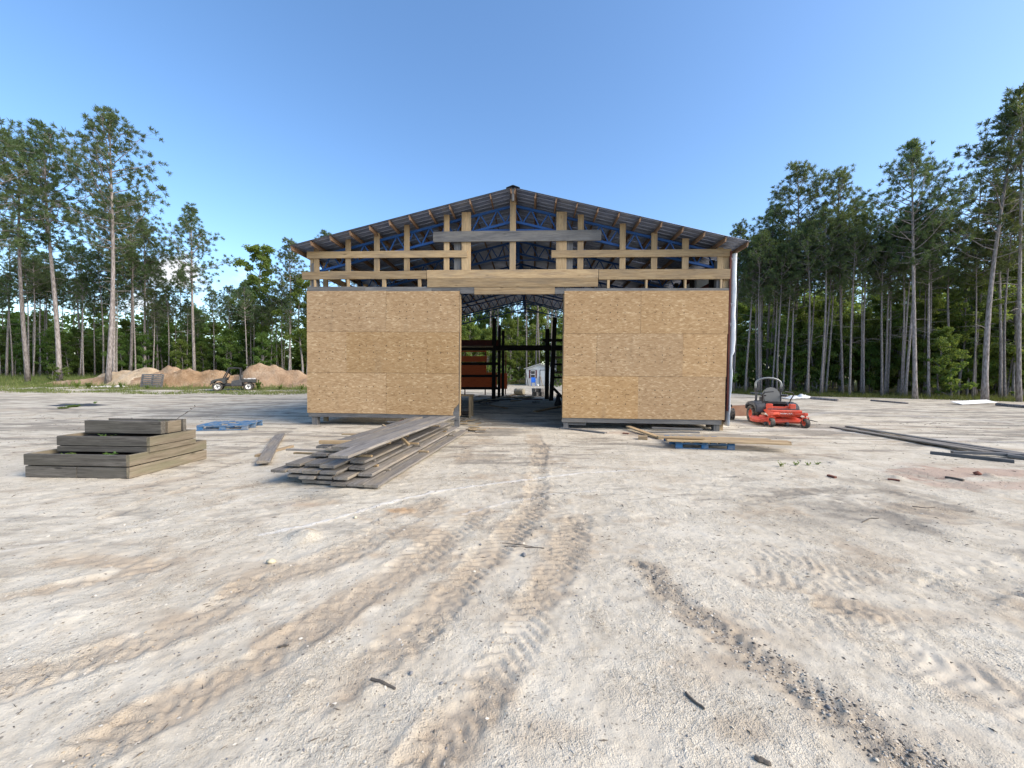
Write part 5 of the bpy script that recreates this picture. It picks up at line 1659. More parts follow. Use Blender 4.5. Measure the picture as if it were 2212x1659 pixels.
for k in range(9):
    a = math.pi * (1 - k / 8); hoop.append((-.74, .33 * math.cos(a) * 1.2, 1.33 + .20 * math.sin(a)))
hoop += [(-.73, .40, 1.28), (-.72, .38, 1.10)]
mb.tube(hoop, .034, 10); mb.build('roll_bar', MAT['steel'], m, None, True)
for s in (-1, 1):
    mb = MB(); mb.box((-.72, s * .38, 1.11), (.09, .09, .12)); mb.tube([(-.72, s * .33, 1.11), (-.72, s * .45, 1.11)], .02, 6); mb.build('hinge_bracket', BK, m)
    mb = MB(); mb.tube([(-.14, s * .38, .66), (-.08, s * .42, .84), (.0, s * .46, .98), (.06, s * .40, 1.06), (.08, s * .16, 1.09)], .018, 8); mb.build('drive_lever', BK, m)
tag(m)

# small black wheeled machine half hidden by the barn corner
c = G(1583, 907)
e = empty('trailer_jack', (c.x, c.y + .1, 0), 0)
tag(e, 'black jockey wheel and frame poking out behind the white house wrap', 'trailer')
wheel(.21, .15, e, Matrix.Translation((.02, 0, .21)) @ Matrix.Rotation(rad(70), 4, 'Z'), BK, .5, 0, 0, None, 'tyre')
mb = MB(); mb.bar((-.35, .1, .45), (.05, .1, .5), .14, .1); mb.bar((-.05, .12, .2), (-.08, .12, .48), .05, .05); mb.bar((-.4, .1, .2), (-.1, .12, .25), .06, .05)
mb.build('frame', BK, e)
# long rusty brown beam lying behind the mower
a = G(1573, 890); b = G(1720, 884)
o = board('beam', (6.9, 14.9, .20), (10.3, 16.2, .20), .42, .28, MAT['rusty'], None, (0, -1, 0), 0, 3)
tag(o, 'long rust-brown beam lying behind the mower', 'beam')

# ================================================================== RAISED BED
nc = G(280, 1034); fl = G(62, 1025)
ax = (nc - fl).normalized(); 
rb = empty('raised_bed', (nc.x, nc.y, 0), math.atan2(ax.y, ax.x) + rad(4))
tag(rb, 'three-tier raised garden bed of weathered mossy planks', 'planter')
W0 = (nc - fl).length * .92
BED_SHADED, BED_LIT = MAT['bed_wood'], MAT['bed_wood_pale']
def tier(x0, x1, y0, y1, rows, th, z0, front, side, split=False):
    for k, (za, zb) in enumerate(rows):
        zc, h = (za + zb) / 2, zb - za - .006
        j = rng.uniform(-.004, .004)
        if split and k == 0:
            xm = x0 + (x1 - x0) * .5
            board('plank', (x0, y0 + j, zc), (xm - .003, y0 + j, zc), h, th, front, rb, (0, -1, 0), .002, 3)
            board('plank', (xm + .003, y0 + j + .004, zc), (x1 - th * .5 - .002, y0 + j + .004, zc), h, th, front, rb, (0, -1, 0), .002, 3)
        else:
            board('plank', (x0 - .01 * k, y0 + j, zc), (x1 - th * .5 - .002, y0 + j, zc), h, th, front, rb, (0, -1, 0), .004, 3)
        board('plank', (x1, y0 - th * .5, zc + .003), (x1, y1, zc + .003), h, th, side, rb, (1, 0, 0), .004, 3)
        board('plank', (x0 + th * .5 + .002, y1, zc), (x1, y1, zc), h, th, front, rb, (0, -1, 0), .003, 3)
        board('plank', (x0, y0 + th * .5 + .002, zc), (x0, y1 - th * .5 - .002, zc), h, th, side, rb, (1, 0, 0), .003, 3)
tier(-W0, 0, 0, 1.35, ((0, .165), (.175, .345)), .045, 0, BED_SHADED, BED_LIT, True)
tier(-W0 + .14, .02, .29, 1.1, ((.32, .41), (.415, .565)), .045, .34, BED_SHADED, BED_LIT)
board('beam', (-W0 + .24, .60, .668), (-.06, .60, .668), .20, .085, BED_SHADED, rb, (0, -1, 0), 0, 3, .004)
board('beam', (-W0 + .26, .93, .664), (.0, .93, .664), .20, .06, BED_SHADED, rb, (0, -1, 0), 0, 3, .004)
board('end_block', (-.05, .645, .665), (-.05, .885, .665), .19, .06, BED_LIT, rb, (1, 0, 0), 0, 2)
for nm, x0, x1, y0, y1, z in (('soil', -W0 + .04, -.04, .03, 1.32, .28), ('soil', -W0 + .18, -.02, .32, 1.06, .515), ('soil', -W0 + .3, -.08, .65, .88, .72)):
    n = 16; vs = []; fs = []
    for i in range(n):
        for j in range(n):
            vs.append((x0 + (x1 - x0) * i / (n - 1), y0 + (y1 - y0) * j / (n - 1), z + rng.uniform(-.012, .012)))
    for i in range(n - 1):
        for j in range(n - 1): fs.append((i * n + j, (i + 1) * n + j, (i + 1) * n + j + 1, i * n + j + 1))
    MB().add(vs, fs).build(nm, MAT['soil'], rb)

def sprout(loc, h, n, label, cat='weed', spread=.5, name='weed', leaf=.04, mat=None, group=None):
    r = random.Random(int(loc[0] * 1000 + loc[1] * 77)); mb = MB()
    for i in range(n):
        a = r.uniform(0, 6.28); d = Vector((math.cos(a) * spread, math.sin(a) * spread, 1)).normalized()
        L = h * r.uniform(.6, 1.1); p0 = Vector((r.uniform(-.5, .5) * spread * h * .6, r.uniform(-.5, .5) * spread * h * .6, 0)); p1 = p0 + d * L
        sd = Vector((-math.sin(a), math.cos(a), 0)) * leaf * .25
        mid = p0.lerp(p1, .5) + Vector((0, 0, L * .08))
        mb.add([p0 - sd * .4, p0 + sd * .4, mid + sd, p1, mid - sd], [(0, 1, 2, 4), (4, 2, 3)])
        for q in range(3):
            p = p0.lerp(p1, r.uniform(.3, 1)); dd = Vector((r.gauss(0, 1), r.gauss(0, 1), r.gauss(.3, .5))).normalized(); sx = dd.cross(Vector((0, 0, 1))).normalized() * leaf * .4
            mb.add([p, p + dd * leaf * .5 + sx, p + dd * leaf, p + dd * leaf * .5 - sx], [(0, 1, 2, 3)])
    o = mb.build(name, mat or MAT['leaf'], None, Matrix.Translation(loc))
    tag(o, label, cat, group)
    return o
def in_bed(x, y, z): return rb.matrix_basis @ Vector((x, y, z))
# matrix_basis of the bed from its location and rotation
rb_M = Matrix.Translation(rb.location) @ Matrix.Rotation(rb.rotation_euler.z, 4, 'Z')
for k, (x, y, z, h, lab) in enumerate(((-.45, .14, .28, .10, 'grassy weeds in the lowest tier of the raised bed near its right corner'), (-1.1, .15, .28, .07, 'low weeds in the lowest tier of the raised bed, left part'), (-.85, .45, .51, .10, 'small sprout in the middle tier of the raised bed'), (-.25, .75, .70, .09, 'tiny sprout on the top tier of the raised bed'))):
    p = rb_M @ Vector((x, y, z)); sprout(p, h, 16 if k < 2 else 6, lab, 'weed', 1.4)
# leaning stem with small leaves
mb = MB(); p0 = Vector((0, 0, 0)); st = [p0, Vector((.12, .02, .10)), Vector((.22, .03, .16)), Vector((.34, .05, .26))]
mb.tube(st, [.005, .004, .003, .002], 5)
for k in range(5):
    p = st[1].lerp(st[3], k / 4); dd = Vector((rng.uniform(-1, 1), .2, rng.uniform(-1, .4))).normalized(); sx = Vector((.0, .3, .9)) * .012
    mb.add([p, p + dd * .02 + sx, p + dd * .045, p + dd * .02 - sx], [(0, 1, 2, 3)])
p = rb_M @ Vector((-.06, .77, .73))
tag(mb.build('dry_stem', MAT['stick'], None, Matrix.Translation(p)), 'dry leaning stem growing from the top of the raised bed', 'stem')

# ================================================================== PALLETS
c = G(500, 925); pallet((c.x, c.y, gz(c.x, c.y) + .01), rad(12), MAT['blue_paint'], 'blue pallet lying on the sand between the raised bed and barn', 'pallets', 0, 1.2, 1.0, (3,))
c = G(1522, 968); pr = pallet((c.x, c.y + .35, gz(c.x, c.y) - .01), rad(-7), MAT['blue_paint'], 'blue pallet under tan boards in front of the right wall', 'pallets')
c = at(330, 33.2); gp = pallet((c.x, c.y, gz(c.x, c.y) + .05), rad(2), MAT['grey_wood'], 'grey wooden pallet stood on edge against the dirt mound', 'pallets', rad(80), 1.15, 1.7)
gp.location.z += .5
# boards on the right pallet
py = pr.location.y
for k, (dx, dy, L, z, wd, m_, lab) in enumerate(((-.85, -.38, 2.45, .175, .19, NW, 'long tan board lying along the front of the right blue pallet'), (-.60, -.17, 2.35, .175, .18, NW, 'tan board in the middle of the right blue pallet'), (-.5, .05, 2.0, .175, .18, TW, 'darker tan board at the back of the right blue pallet'), (-1.0, -.28, .95, .20, .16, TW, 'short tan board overhanging the left end of the right blue pallet'))):
    p0 = Vector((pr.location.x + dx, py + dy, z + (.026 if k == 3 else 0))); d = Vector((math.cos(rad(-8)), math.sin(rad(-8)), 0))
    tag(board('board', p0, p0 + d * L, wd, .038, m_, None, (0, 0, 1), .004), lab, 'board')
def gboard(pa, pb, wd, th, mat, label, cat='board', z=None, up=(0, 0, 1), name='board', warp=.006, group=None, za=0, zb=0):
    a = G(*pa); b = G(*pb)
    a.z = gz(a.x, a.y) + th / 2 + za; b.z = gz(b.x, b.y) + th / 2 + zb
    return tag(board(name, a, b, wd, th, mat, None, up, warp, 4), label, cat, group)
def s5(x, y): return z5(x, y)
gboard(s5(745, 1492), s5(1075, 1590), .15, .04, NW, 'short tan board lying slanted left of the right blue pallet', za=.08, zb=.02)
gboard(s5(845, 1585), s5(935, 1590), .22, .09, TW, 'tan block propping the slanted board before the right wall', 'block')
gboard(s5(70, 1478), s5(520, 1530), .12, .035, GW, 'grey board on the ground right of the doorway')
gboard(s5(395, 1462), s5(870, 1480), .10, .035, GW, 'grey board lying along the right wall, left one')
gboard(s5(930, 1518), s5(1450, 1522), .10, .035, GW, 'grey board lying along the right wall near the blue pallet')
gboard(s5(980, 1497), s5(1480, 1512), .09, .05, GW, 'upper grey board lying along the right wall near the blue pallet', za=.05, zb=.05)
gboard(s5(690, 1530), s5(750, 1535), .05, .03, MAT['brick'], 'small brown scrap before the right wall', 'scrap')
# left: loose boards left of the lumber pile
def s8(x, y): return (780 + x / 3.3515) * K, (1220 + y / 3.3515) * K
gboard(s8(35, 600), s8(205, 290), .20, .045, MAT['pile_wood'], 'single weathered board lying left of the lumber pile', za=.05, zb=.01, warp=.02)
gboard(s8(-30, 515), s8(320, 405), .09, .04, TW, 'thin tan batten crossing under the single board left of the lumber pile')
gboard(s8(990, 292), s8(1150, 285), .08, .06, TW, 'short tan offcut on the sand behind the lumber pile')

# ================================================================== LUMBER PILE
pn = G(818, 1058); pf = G(1010, 934)
ud = (pf - pn).normalized(); vd = Vector((ud.y, -ud.x, 0))     # along and to the right
ORD = ['first', 'second', 'third', 'fourth', 'fifth', 'sixth']
PT = .04; STK = .03; LAY = PT + STK
def pile_pt(u_, v_, z): return pn + ud * u_ + vd * v_ + Vector((0, 0, z))
layers = [   # right edge offset (to the left of the lowest right edge), number, start offsets, length
    (0.0, 5, [.0, -.02, -.03, .03, .10], 5.15), (-.22, 5, [.28, .05, .03, .0, .05], 4.9), (-.36, 5, [.30, .06, .02, .05, .02], 4.8),
    (-.42, 4, [.42, .10, .18, .15], 4.75), (-.60, 3, [.60, .55, .5], 4.6), (-.66, 3, [.75, .6, .72], 4.3)]
NAMES_L = ['bottom', 'second', 'third', 'fourth', 'fifth', 'top']
for li, (rv, n, offs, L) in enumerate(layers):
    v = rv; z = .03 + li * LAY
    for k in range(n):
        wd = rng.uniform(.205, .245)
        vc = v - wd / 2
        a0 = pile_pt(offs[k] + rng.uniform(-.03, .03), vc, z + PT / 2); a1 = pile_pt(offs[k] + L + rng.uniform(-.25, .2), vc + rng.uniform(-.03, .03), z + PT / 2 + rng.uniform(0, .004))
        o = board('board', a0, a1, wd, PT - .002, MAT['pile_wood'], None, (0, 0, 1), .003, 5)
        tag(o, f'grey weathered board in the {NAMES_L[li]} layer of the lumber pile, {ORD[k]} from the right', 'board', 'boards of the lumber pile')
        v -= wd + rng.uniform(.004, .03) + (.02 if li == 3 else 0)
    if li < 5:
        nv = layers[li + 1]
        for q, u0 in enumerate((.75, 2.35, 4.3)):
            hang = rng.uniform(.02, .20)
            zz = z + PT + STK / 2
            a0 = pile_pt(u0 + rng.uniform(-.15, .15), nv[0] + hang, zz); a1 = pile_pt(u0 + rng.uniform(-.1, .1), nv[0] - 1.15, zz)
            o = board('sticker', a0, a1, .055, STK - .002, MAT['tan_wood'] if (li + q) % 2 else MAT['pile_wood'], None, (0, 0, 1), 0, 1)
            tag(o, f'spacer stick on the {NAMES_L[li]} layer of the lumber pile, ' + ('near end', 'middle', 'far end')[q], 'stick', 'spacer sticks in the lumber pile')
# cross timber and the two wide slabs lying askew on top
zt = .03 + 6 * LAY
o = board('sticker', pile_pt(.75, -1.32, zt + .03), pile_pt(.9, .02 - .25, zt + .035), .06, .055, TW, None, (0, 0, 1), 0, 2)
tag(o, 'tan cross timber under the wide slabs on top of the lumber pile', 'timber')
def sl(px, py, z): return G(px, py, z)
za = zt + .085
a0 = G(*s8(785, 505), za); a1 = G(*s8(1890, 108), za - .0)
o = board('slab', a0, a0 + (a1 - a0).normalized() * 4.7, .27, .035, MAT['pile_wood'], None, (0, 0, 1), .02, 6, .004); tag(o, 'wide warped slab on top of the lumber pile, right one', 'board')
off = Vector((ud.y, -ud.x, 0)) * -.285
a0 = a0 + off + ud * .55
o = board('slab', a0, a0 + (a1 + off - a0).normalized() * 4.0, .27, .035, MAT['pile_wood'], None, (0, 0, 1), .015, 6, .004); tag(o, 'wide slab on top of the lumber pile, left one', 'board')
za2 = za + .02
p = G(*s8(1285, 225), za + .04)
for nm, a_, b_, lab in (('sticker', s8(1235, 185), s8(1325, 252), 'short stick poking up left of the top slabs'), ('sticker', s8(1420, 310), s8(1500, 388), 'short stick hanging right of the top slabs')):
    A = G(*a_, .42 if 'left' in lab else .40); B = G(*b_, .36 if 'left' in lab else .27)
    tag(board(nm, A, B, .05, .045, MAT['tan_wood'], None, (0, 0, 1), 0, 1), lab, 'stick')
# chips and offcuts by the door jamb
for k in range(16):
    c = G(rng.uniform(988, 1050), rng.uniform(908, 935)); a = rng.uniform(-.6, .6); L = rng.uniform(.15, .5)
    d = Vector((math.cos(a), math.sin(a), 0)) * L
    z = gz(c.x, c.y) + .02 + rng.uniform(0, .04)
    tag(board('offcut', (c.x, c.y, z), (c.x + d.x, c.y + d.y, z + rng.uniform(-.01, .03)), rng.uniform(.06, .14), .02, rng.choice([TW, NW, MAT['pile_wood']]), None, (0, 0, 1), 0, 1), 'thin wood offcut in the litter by the left door jamb', 'offcut', 'offcuts by the left door jamb')
# red plastic thing under the left wall
c = G(*z4(1195, 1552)); 
mb = MB(); mb.prism([(-.14, 0), (-.11, .10), (.11, .10), (.14, .04), (.10, 0)], -.12, .12)
tag(mb.build('gas_can', MAT['red_plastic'], None, Matrix.Translation((c.x, c.y, gz(c.x, c.y))), False, .012), 'red plastic container under the skirt board of the left wall', 'container')

# ================================================================== RIGHT-HAND LUMBER
def s6(x, y): return (2400 + x / 3.2917) * K, (1180 + y / 3.2917) * K
gboard(s6(330, 340), s6(1850, 612), .22, .035, MAT['pile_wood'], 'long wide grey board in the right-hand stack, nearest the mower', za=.01, zb=.05)
gboard(s6(470, 335), s6(2500, 680), .16, .035, MAT['grey_wood'], 'longest dark-edged board at the back of the right-hand stack', za=.01, zb=.05)
gboard(s6(1000, 455), s6(2500, 690), .18, .035, MAT['pile_wood'], 'pale board between the long ones of the right-hand stack', za=.03, zb=.06)
gboard(s6(1500, 600), s6(2520, 665), .10, .05, MAT['grey_wood'], 'square-edged beam in front of the long boards at the right', za=.02, zb=.06)
gboard(s6(1285, 598), s6(2115, 690), .07, .06, MAT['grey_wood'], 'short grey beam lying apart before the right-hand stack')
gboard(s6(2050, 640), s6(2520, 690), .10, .06, MAT['grey_wood'], 'dark beam end at the right edge of the picture', za=.02)
gboard(s6(1440, 838), s6(1615, 872), .04, .03, MAT['stick'], 'dark stick on the reddish soil at the right', 'stick')
gboard(s6(278, 820), s6(352, 838), .05, .03, MAT['brick'], 'red-brown bark chunk on the sand below the right lumber', 'bark')
gboard(s6(865, 855), s6(985, 870), .05, .02, MAT['brick'], 'flat red-brown bark scrap right of the bark chunk', 'bark')
# white sheets at the wood edge
def rag(px0, px1, py, w_, h, label, mat=MAT['white_paint'], name='tarpaulin'):
    a = G(px0, py); b = G(px1, py); n, k = 24, 8; vs = []; fs = []
    d = (b - a); nrm = Vector((0, 1, 0))
    for i in range(n + 1):
        for j in range(k + 1):
            p = a + d * (i / n) + nrm * w_ * (j / k - .5)
            e = math.sin(math.pi * i / n) * math.sin(math.pi * j / k)
            zz = h * (fbm(np.array([i * .35 + px0]), np.array([j * .5]), 3, 3)[0]) * (.25 + e) * (0.4 + i / n)
            vs.append((p.x, p.y, gz(p.x, p.y) + .02 + zz))
    for i in range(n):
        for j in range(k):
            q = i * (k + 1) + j; fs.append((q, q + 1, q + k + 2, q + k + 1))
    o = MB().add(vs, fs).build(name, mat, None, None, True); o.modifiers.new('thickness', 'SOLIDIFY').thickness = .006
    tag(o, label, 'sheet')
rag(1692, 1750, 861, 1.2, .42, 'crumpled white sheet on the sand behind the mower')
rag(1650, 1690, 858, .8, .15, 'flat white scrap of sheet behind the mower seat')
a = G(2066, 874); b = G(2142, 872)
tag(board('panel', (a.x, a.y, .1), (b.x, b.y, .16), .5, .03, MAT['white_paint'], None, (0, -.3, 1), .01), 'white panel lying at the foot of the leaning right-hand pine', 'panel')
for (p0, p1, r, lab) in (((1620, 853), (1700, 857), .10, 'long grey log behind the mower at the wood edge'), ((1750, 862), (1810, 866), .10, 'log along the wood edge right of the white sheet'), ((2150, 876), (2260, 884), .10, 'log at the wood edge in the right corner'), ((1880, 866), (1960, 872), .06, 'thin fallen stem below the thick-trunked pine')):
    a = G(*p0); b = G(*p1); mb = MB(); n = 6
    pts = [a.lerp(b, i / n) + Vector((0, rng.uniform(-.08, .08), gz(*a.lerp(b, i / n).to_2d()) + r * .7)) for i in range(n + 1)]
    mb.tube([q - a for q in pts], [r * (1 - .3 * i / n) for i in range(n + 1)], 8)
    tag(mb.build('log', MAT['bark'], None, Matrix.Translation(a)), lab, 'log')

# ================================================================== LEFT BITS
def rocks(px, d, n, mat, label, group):
    c = at(px, d)
    for i in range(n):
        x, y = c.x + rng.gauss(0, .75), c.y + rng.gauss(0, .22)
        s = rng.uniform(.08, .22)
        v = ICO_V * (1 + (nr.rand(12, 1) - .5) * .5) * s * np.array([1, .8, .6])
        o = link('rock', scatter_mesh('rock', [(v, ICO_F)], 3), mat, None, Matrix.Translation((x, y, gz(x, y) + s * .25)) @ Matrix.Rotation(rng.uniform(0, 6), 4, 'Z'))
        tag(o, label, 'rock', group)
rocks(228, 32.6, 26, MAT['pale_stone'], 'white rock in the heap at the foot of the tallest left pine', 'white rocks by the tallest left pine')
# dark tarp with weeds over a low hump
c0 = G(165, 876)
vs = []; fs = []; n, k = 26, 12
for i in range(n + 1):
    for j in range(k + 1):
        x = -1.0 + 2.2 * i / n; y = -.5 + 1.0 * j / k
        e = max(0, math.sin(math.pi * i / n)) ** .7 * math.sin(math.pi * j / k)
        z = .015 + .09 * e * (.5 + float(fbm(np.array([x * 2.0]), np.array([y * 3.0]), 8, 4)[0])) 
        vs.append((x, y, z))
for i in range(n):
    for j in range(k):
        q = i * (k + 1) + j; fs.append((q, q + 1, q + k + 2, q + k + 1))
o = MB().add(vs, fs).build('tarpaulin', MAT['dark_grey'], None, Matrix.Translation((c0.x, c0.y, gz(c0.x, c0.y) - .02)), True)
tag(o, 'dark sheet lying in low folds on the sand behind the raised bed', 'sheet')
for i, (px, py, h, n_, lab) in enumerate(((138, 883, .16, 120, 'green weed patch at the left end of the dark sheet'), (158, 880, .2, 110, 'taller green weeds in front of the dark sheet'), (205, 872, .14, 16, 'weed sprouting through the right end of the dark sheet'), (1688, 1008, .12, 8, 'small upright weed on the sand right of the blue pallet'), (1720, 1006, .08, 8, 'thin weed seedling left of the low seedling row'), (1745, 1005, .07, 8, 'seedling in the row of low weeds on the right sand'), (1765, 1003, .06, 8, 'last seedling in the row of low weeds on the right sand'), (605, 838, .5, 14, 'clump of weeds left of the barn corner'), (165, 833, .6, 16, 'tall weeds before the low orange bank'), (190, 832, .6, 16, 'tall weeds left of the tallest pine foot'), (262, 835, .5, 14, 'weeds right of the tallest pine foot'), (560, 838, .8, 16, 'tall weeds behind the cargo bed of the utility vehicle'), (650, 838, .5, 12, 'weeds at the barn corner by the orange mound'), (318, 838, .4, 14, 'weeds in front of the grey pallet'))):
    c = G(px, py) if py > 845 else at(px, 31.8); sprout((c.x, c.y, gz(c.x, c.y)), h, n_, lab, 'weed', (2.2 if n_ > 100 else .5 if h > .15 else .8), leaf=max(.03, h * .25))

# ================================================================== FOREGROUND STICKS AND STONES
def stick(pts_px, r, label, lift=.006):
    P_ = [G(*q) for q in pts_px]; P_ = [Vector((q.x, q.y, gz(q.x, q.y) + lift)) for q in P_]
    # subdivide and roughen
    Q = []
    for a_, b_ in zip(P_[:-1], P_[1:]):
        for t in (0, .33, .66): Q.append(a_.lerp(b_, t) + Vector((rng.uniform(-.004, .004), rng.uniform(-.004, .004), 0)))
    Q.append(P_[-1])
    base = Q[0].copy(); mb = MB(); mb.tube([q - base for q in Q], [r * (1 - .45 * abs(i / (len(Q) - 1) - .4)) * rng.uniform(.85, 1.1) for i in range(len(Q))], 6)
    tag(mb.build('stick', MAT['stick'], None, Matrix.Translation(base)), label, 'stick')
stick([(803, 1468), (828, 1480), (854, 1490)], .008, 'short dark stick on the sand below the middle of the picture')
stick([(1480, 1498), (1500, 1518), (1522, 1534)], .007, 'broken twig on the sand left of the dark rut')
stick([(1630, 1640), (1650, 1648), (1664, 1652)], .012, 'dark chunk of bark at the bottom right of centre')
stick([(1090, 1178), (1140, 1182), (1175, 1184)], .006, 'thin straight twig just above the grey stone')
stick([(1080, 1172), (1120, 1178), (1150, 1181)], .004, 'second thin twig above the grey stone')
stick([(600, 1395), (612, 1394), (624, 1395)], .006, 'small dark twig between the two left ruts')
stick([(1970, 1095), (2000, 1098), (2020, 1096)], .006, 'small twig on the right-hand sand')
stick([(1862, 1130), (1880, 1122), (1898, 1122)], .006, 'pale twig on the sand right of the low weeds')
def stone(px, py, s, label, mat=MAT['stone'], name='stone'):
    c = G(px, py); v = ICO_V * (1 + (nr.rand(12, 1) - .5) * .45) * s * np.array([1, .75, .7])
    o = link(name, scatter_mesh(name, [(v, ICO_F)], 3), mat, None, Matrix.Translation((c.x, c.y, gz(c.x, c.y) + s * .3)) @ Matrix.Rotation(px * 1.7, 4, 'Z'))
    tag(o, label, 'stone')
stone(1132, 1199, .034, 'dark grey stone alone in the middle of the foreground')
stone(768, 1118, .03, 'tan pebble beside the white curved ridge', MAT['cream'])
stone(586, 1215, .04, 'tan clod left of the small earth heap', MAT['cream'])
stone(1038, 1176, .016, 'small grey stone up and left of the twigs')
stone(1171, 1138, .016, 'small grey stone above the twigs')
stone(888, 1456, .016, 'grey pebble above the short dark stick')
stone(954, 1476, .012, 'small pebble right of the short dark stick')
stone(1790, 1525, .015, 'grey stone in the lower part of the dark rut')
stone(2112, 1027, .06, 'reddish clay lump on the red soil', MAT['brick'])

# ================================================================== INSIDE AND BEHIND THE BARN
def Dp(zx, zy, depth):
    px, py = z3(zx, zy); d = ray(px, py); t = depth / d.y
    return Vector((d.x * t, depth, CAM_H + d.z * t))
DK = MAT['dark_wood']
rk = empty('storage_rack', (Dp(515, 1260, 24.5).x, 24.5, 0))
tag(rk, 'dark timber storage rack standing inside the back of the barn', 'rack')
rl = rk.location.copy()
def rbd(nm, a, b, wd, th, mat=DK, up=(0, -1, 0), parent=rk): return board(nm, Vector(a) - rl, Vector(b) - rl, wd, th, mat, parent, up, 0, 2)  # rack boards default to near-black, roof shade put into their colour
def upright(zx, ztop_, dep, wd): 
    t = Dp(zx, ztop_, dep); rbd('upright', (t.x, dep, -.05), t, wd, wd)
upright(515, 415, 24.5, .24); upright(572, 497, 26.0, .19); upright(613, 548, 27.4, .19)
upright(1091, 530, 25.5, .26); 
a = Dp(1172, 405, 24.0); b = Dp(1130, 1300, 24.0); b.z = -.05; rbd('upright', b, a, .24, .24)
a = Dp(60, 735, 24.8); b = Dp(1350, 735, 24.8); rbd('crossbeam', a, b, .33, .16)
for (x0, x1, y, h, m_, dep) in ((60, 560, 682, .38, MAT['maroon'], 24.6), (60, 500, 722, .1, TW, 24.4), (60, 560, 905, .18, DK, 24.6), (60, 560, 1038, .16, DK, 24.6), (60, 560, 1172, .16, DK, 24.6), (1035, 1320, 652, .17, DK, 24.2), (1150, 1320, 838, .16, TW, 26), (1150, 1320, 912, .12, DK, 24.4), (1140, 1320, 1000, .16, TW, 26), (1140, 1320, 1055, .12, DK, 24.4)):
    a = Dp(x0, y, dep); b = Dp(x1, y, dep); rbd('shelf_board', a, b, h, .09, m_)
a = Dp(1135, 1150, 23.6); b = Dp(1250, 1270, 23.0); rbd('brace', a, b, .16, .1)
# red-stained panels
rp = empty('panel_stack', (Dp(290, 1180, 28.6).x, 28.6, tz(-3, 28.6)))
tag(rp, 'orange-red stained panels behind the left side of the rack', 'panels')
rl2 = rp.location.copy()
for (x0, x1, y0, y1) in ((20, 432, 822, 888), (20, 430, 914, 1030), (20, 545, 1046, 1182), (558, 655, 1006, 1180), (432, 545, 1000, 1044), (20, 430, 764, 780)):
    a = Dp(x0, (y0 + y1) / 2, 28.6); b = Dp(x1, (y0 + y1) / 2, 28.6); h = (Dp(x0, y0, 28.6).z - Dp(x0, y1, 28.6).z)
    board('panel', a - rl2, b - rl2, h - .02, .04, MAT['red_ply'], rp, (0, -1, 0), 0, 1)
for zx in (40, 200, 420, 640):
    a = Dp(zx, 780, 28.7); board('batten', Vector((a.x, 28.7, .1)) - rl2, a - rl2, .08, .06, MAT['maroon'], rp, (0, -1, 0), 0, 1)
# workbench and the tool on it
c = G(*z3(220, 1480)); wb = empty('workbench', (c.x - .25, c.y, 0), BANG)
tag(wb, 'rough wooden workbench just inside the left door jamb', 'workbench')
board('top', (-.75, 0, .80), (.48, 0, .80), .6, .04, TW, wb, (0, 0, 1))
for x in (-.66, .40):
    for y in (-.24, .24): board('leg', (x, y, 0), (x, y, .78), .09, .05, MAT['tan_wood'], wb, (0, -1, 0))
board('stretcher', (-.62, -.24, .18), (.36, -.24, .18), .1, .03, DK, wb, (0, -1, 0)); board('shelf', (-.6, 0, .1), (.36, 0, .1), .45, .03, DK, wb, (0, 0, 1))
ts = empty('tool_case', (c.x - .42, c.y, .82), .2)
tag(ts, 'dark tool case with a red side standing on the workbench', 'tool case')
MB().prism([(-.2, 0), (-.2, .36), (-.14, .46), (.06, .46), (.08, 0)], -.16, .16).build('case', BK, ts, None, False, .02)
MB().prism([(.085, 0), (.085, .40), (.10, .44), (.14, .30), (.15, .05), (.20, .0)], -.12, .12).build('side_panel', MAT['red_plastic'], ts, None, False, .015)
# cream drum on its side
c = Dp(788, 1230, 29.6)
mb = MB(); mb.lathe([(.001, -.36), (.24, -.36), (.255, -.33), (.25, -.12), (.262, -.1), (.25, -.08), (.25, .12), (.262, .14), (.25, .16), (.255, .33), (.24, .36), (.001, .36)], 22, Matrix.Rotation(rad(62), 4, 'Z'))
tag(mb.build('drum', MAT['cream'], None, Matrix.Translation((c.x, c.y, gz(c.x, c.y) + .26)), True), 'cream drum lying on its side at the back of the barn', 'drum')
# stacks and loose boards on the barn floor
k = 0
for (x0, y0, x1, y1, wd, th, m_, lab) in ((380, 1328, 745, 1245, .16, .05, TW, 'long pale board slanting across the barn floor'), (950, 1432, 1235, 1375, .14, .06, TW, 'board slanting on the barn floor at the right of the doorway'), (290, 1325, 470, 1350, .12, .04, GW, 'grey board on the barn floor beside the workbench'), (470, 1358, 655, 1396, .10, .04, TW, 'thin batten on the barn floor right of the workbench'), (820, 1300, 1040, 1302, .12, .05, MAT['maroon'], 'reddish board on the barn floor near the pallet stack'), (930, 1325, 1010, 1327, .2, .05, GW, 'short grey board in the middle of the barn floor'), (370, 1350, 430, 1352, .2, .12, GW, 'dark block on the barn floor')):
    gboard(z3(x0, y0), z3(x1, y1), wd, th, m_, lab, za=.01, zb=.03)
for i in range(7):
    a = Dp(745 + i * 28, 1262 - i * 3, 26.5); z = gz(a.x, a.y)
    tag(board('board', (a.x, 25.6 + i * .05, z + .06 + .02 * (i % 3)), (a.x + .25, 27.2, z + .09 + .02 * (i % 3)), .19, .04, NW if i % 2 else TW, None, (0, 0, 1), 0, 1), f'short pale board laid before the drum, {(ORD + ["last"])[i]} from the left', 'board', 'boards laid before the drum')
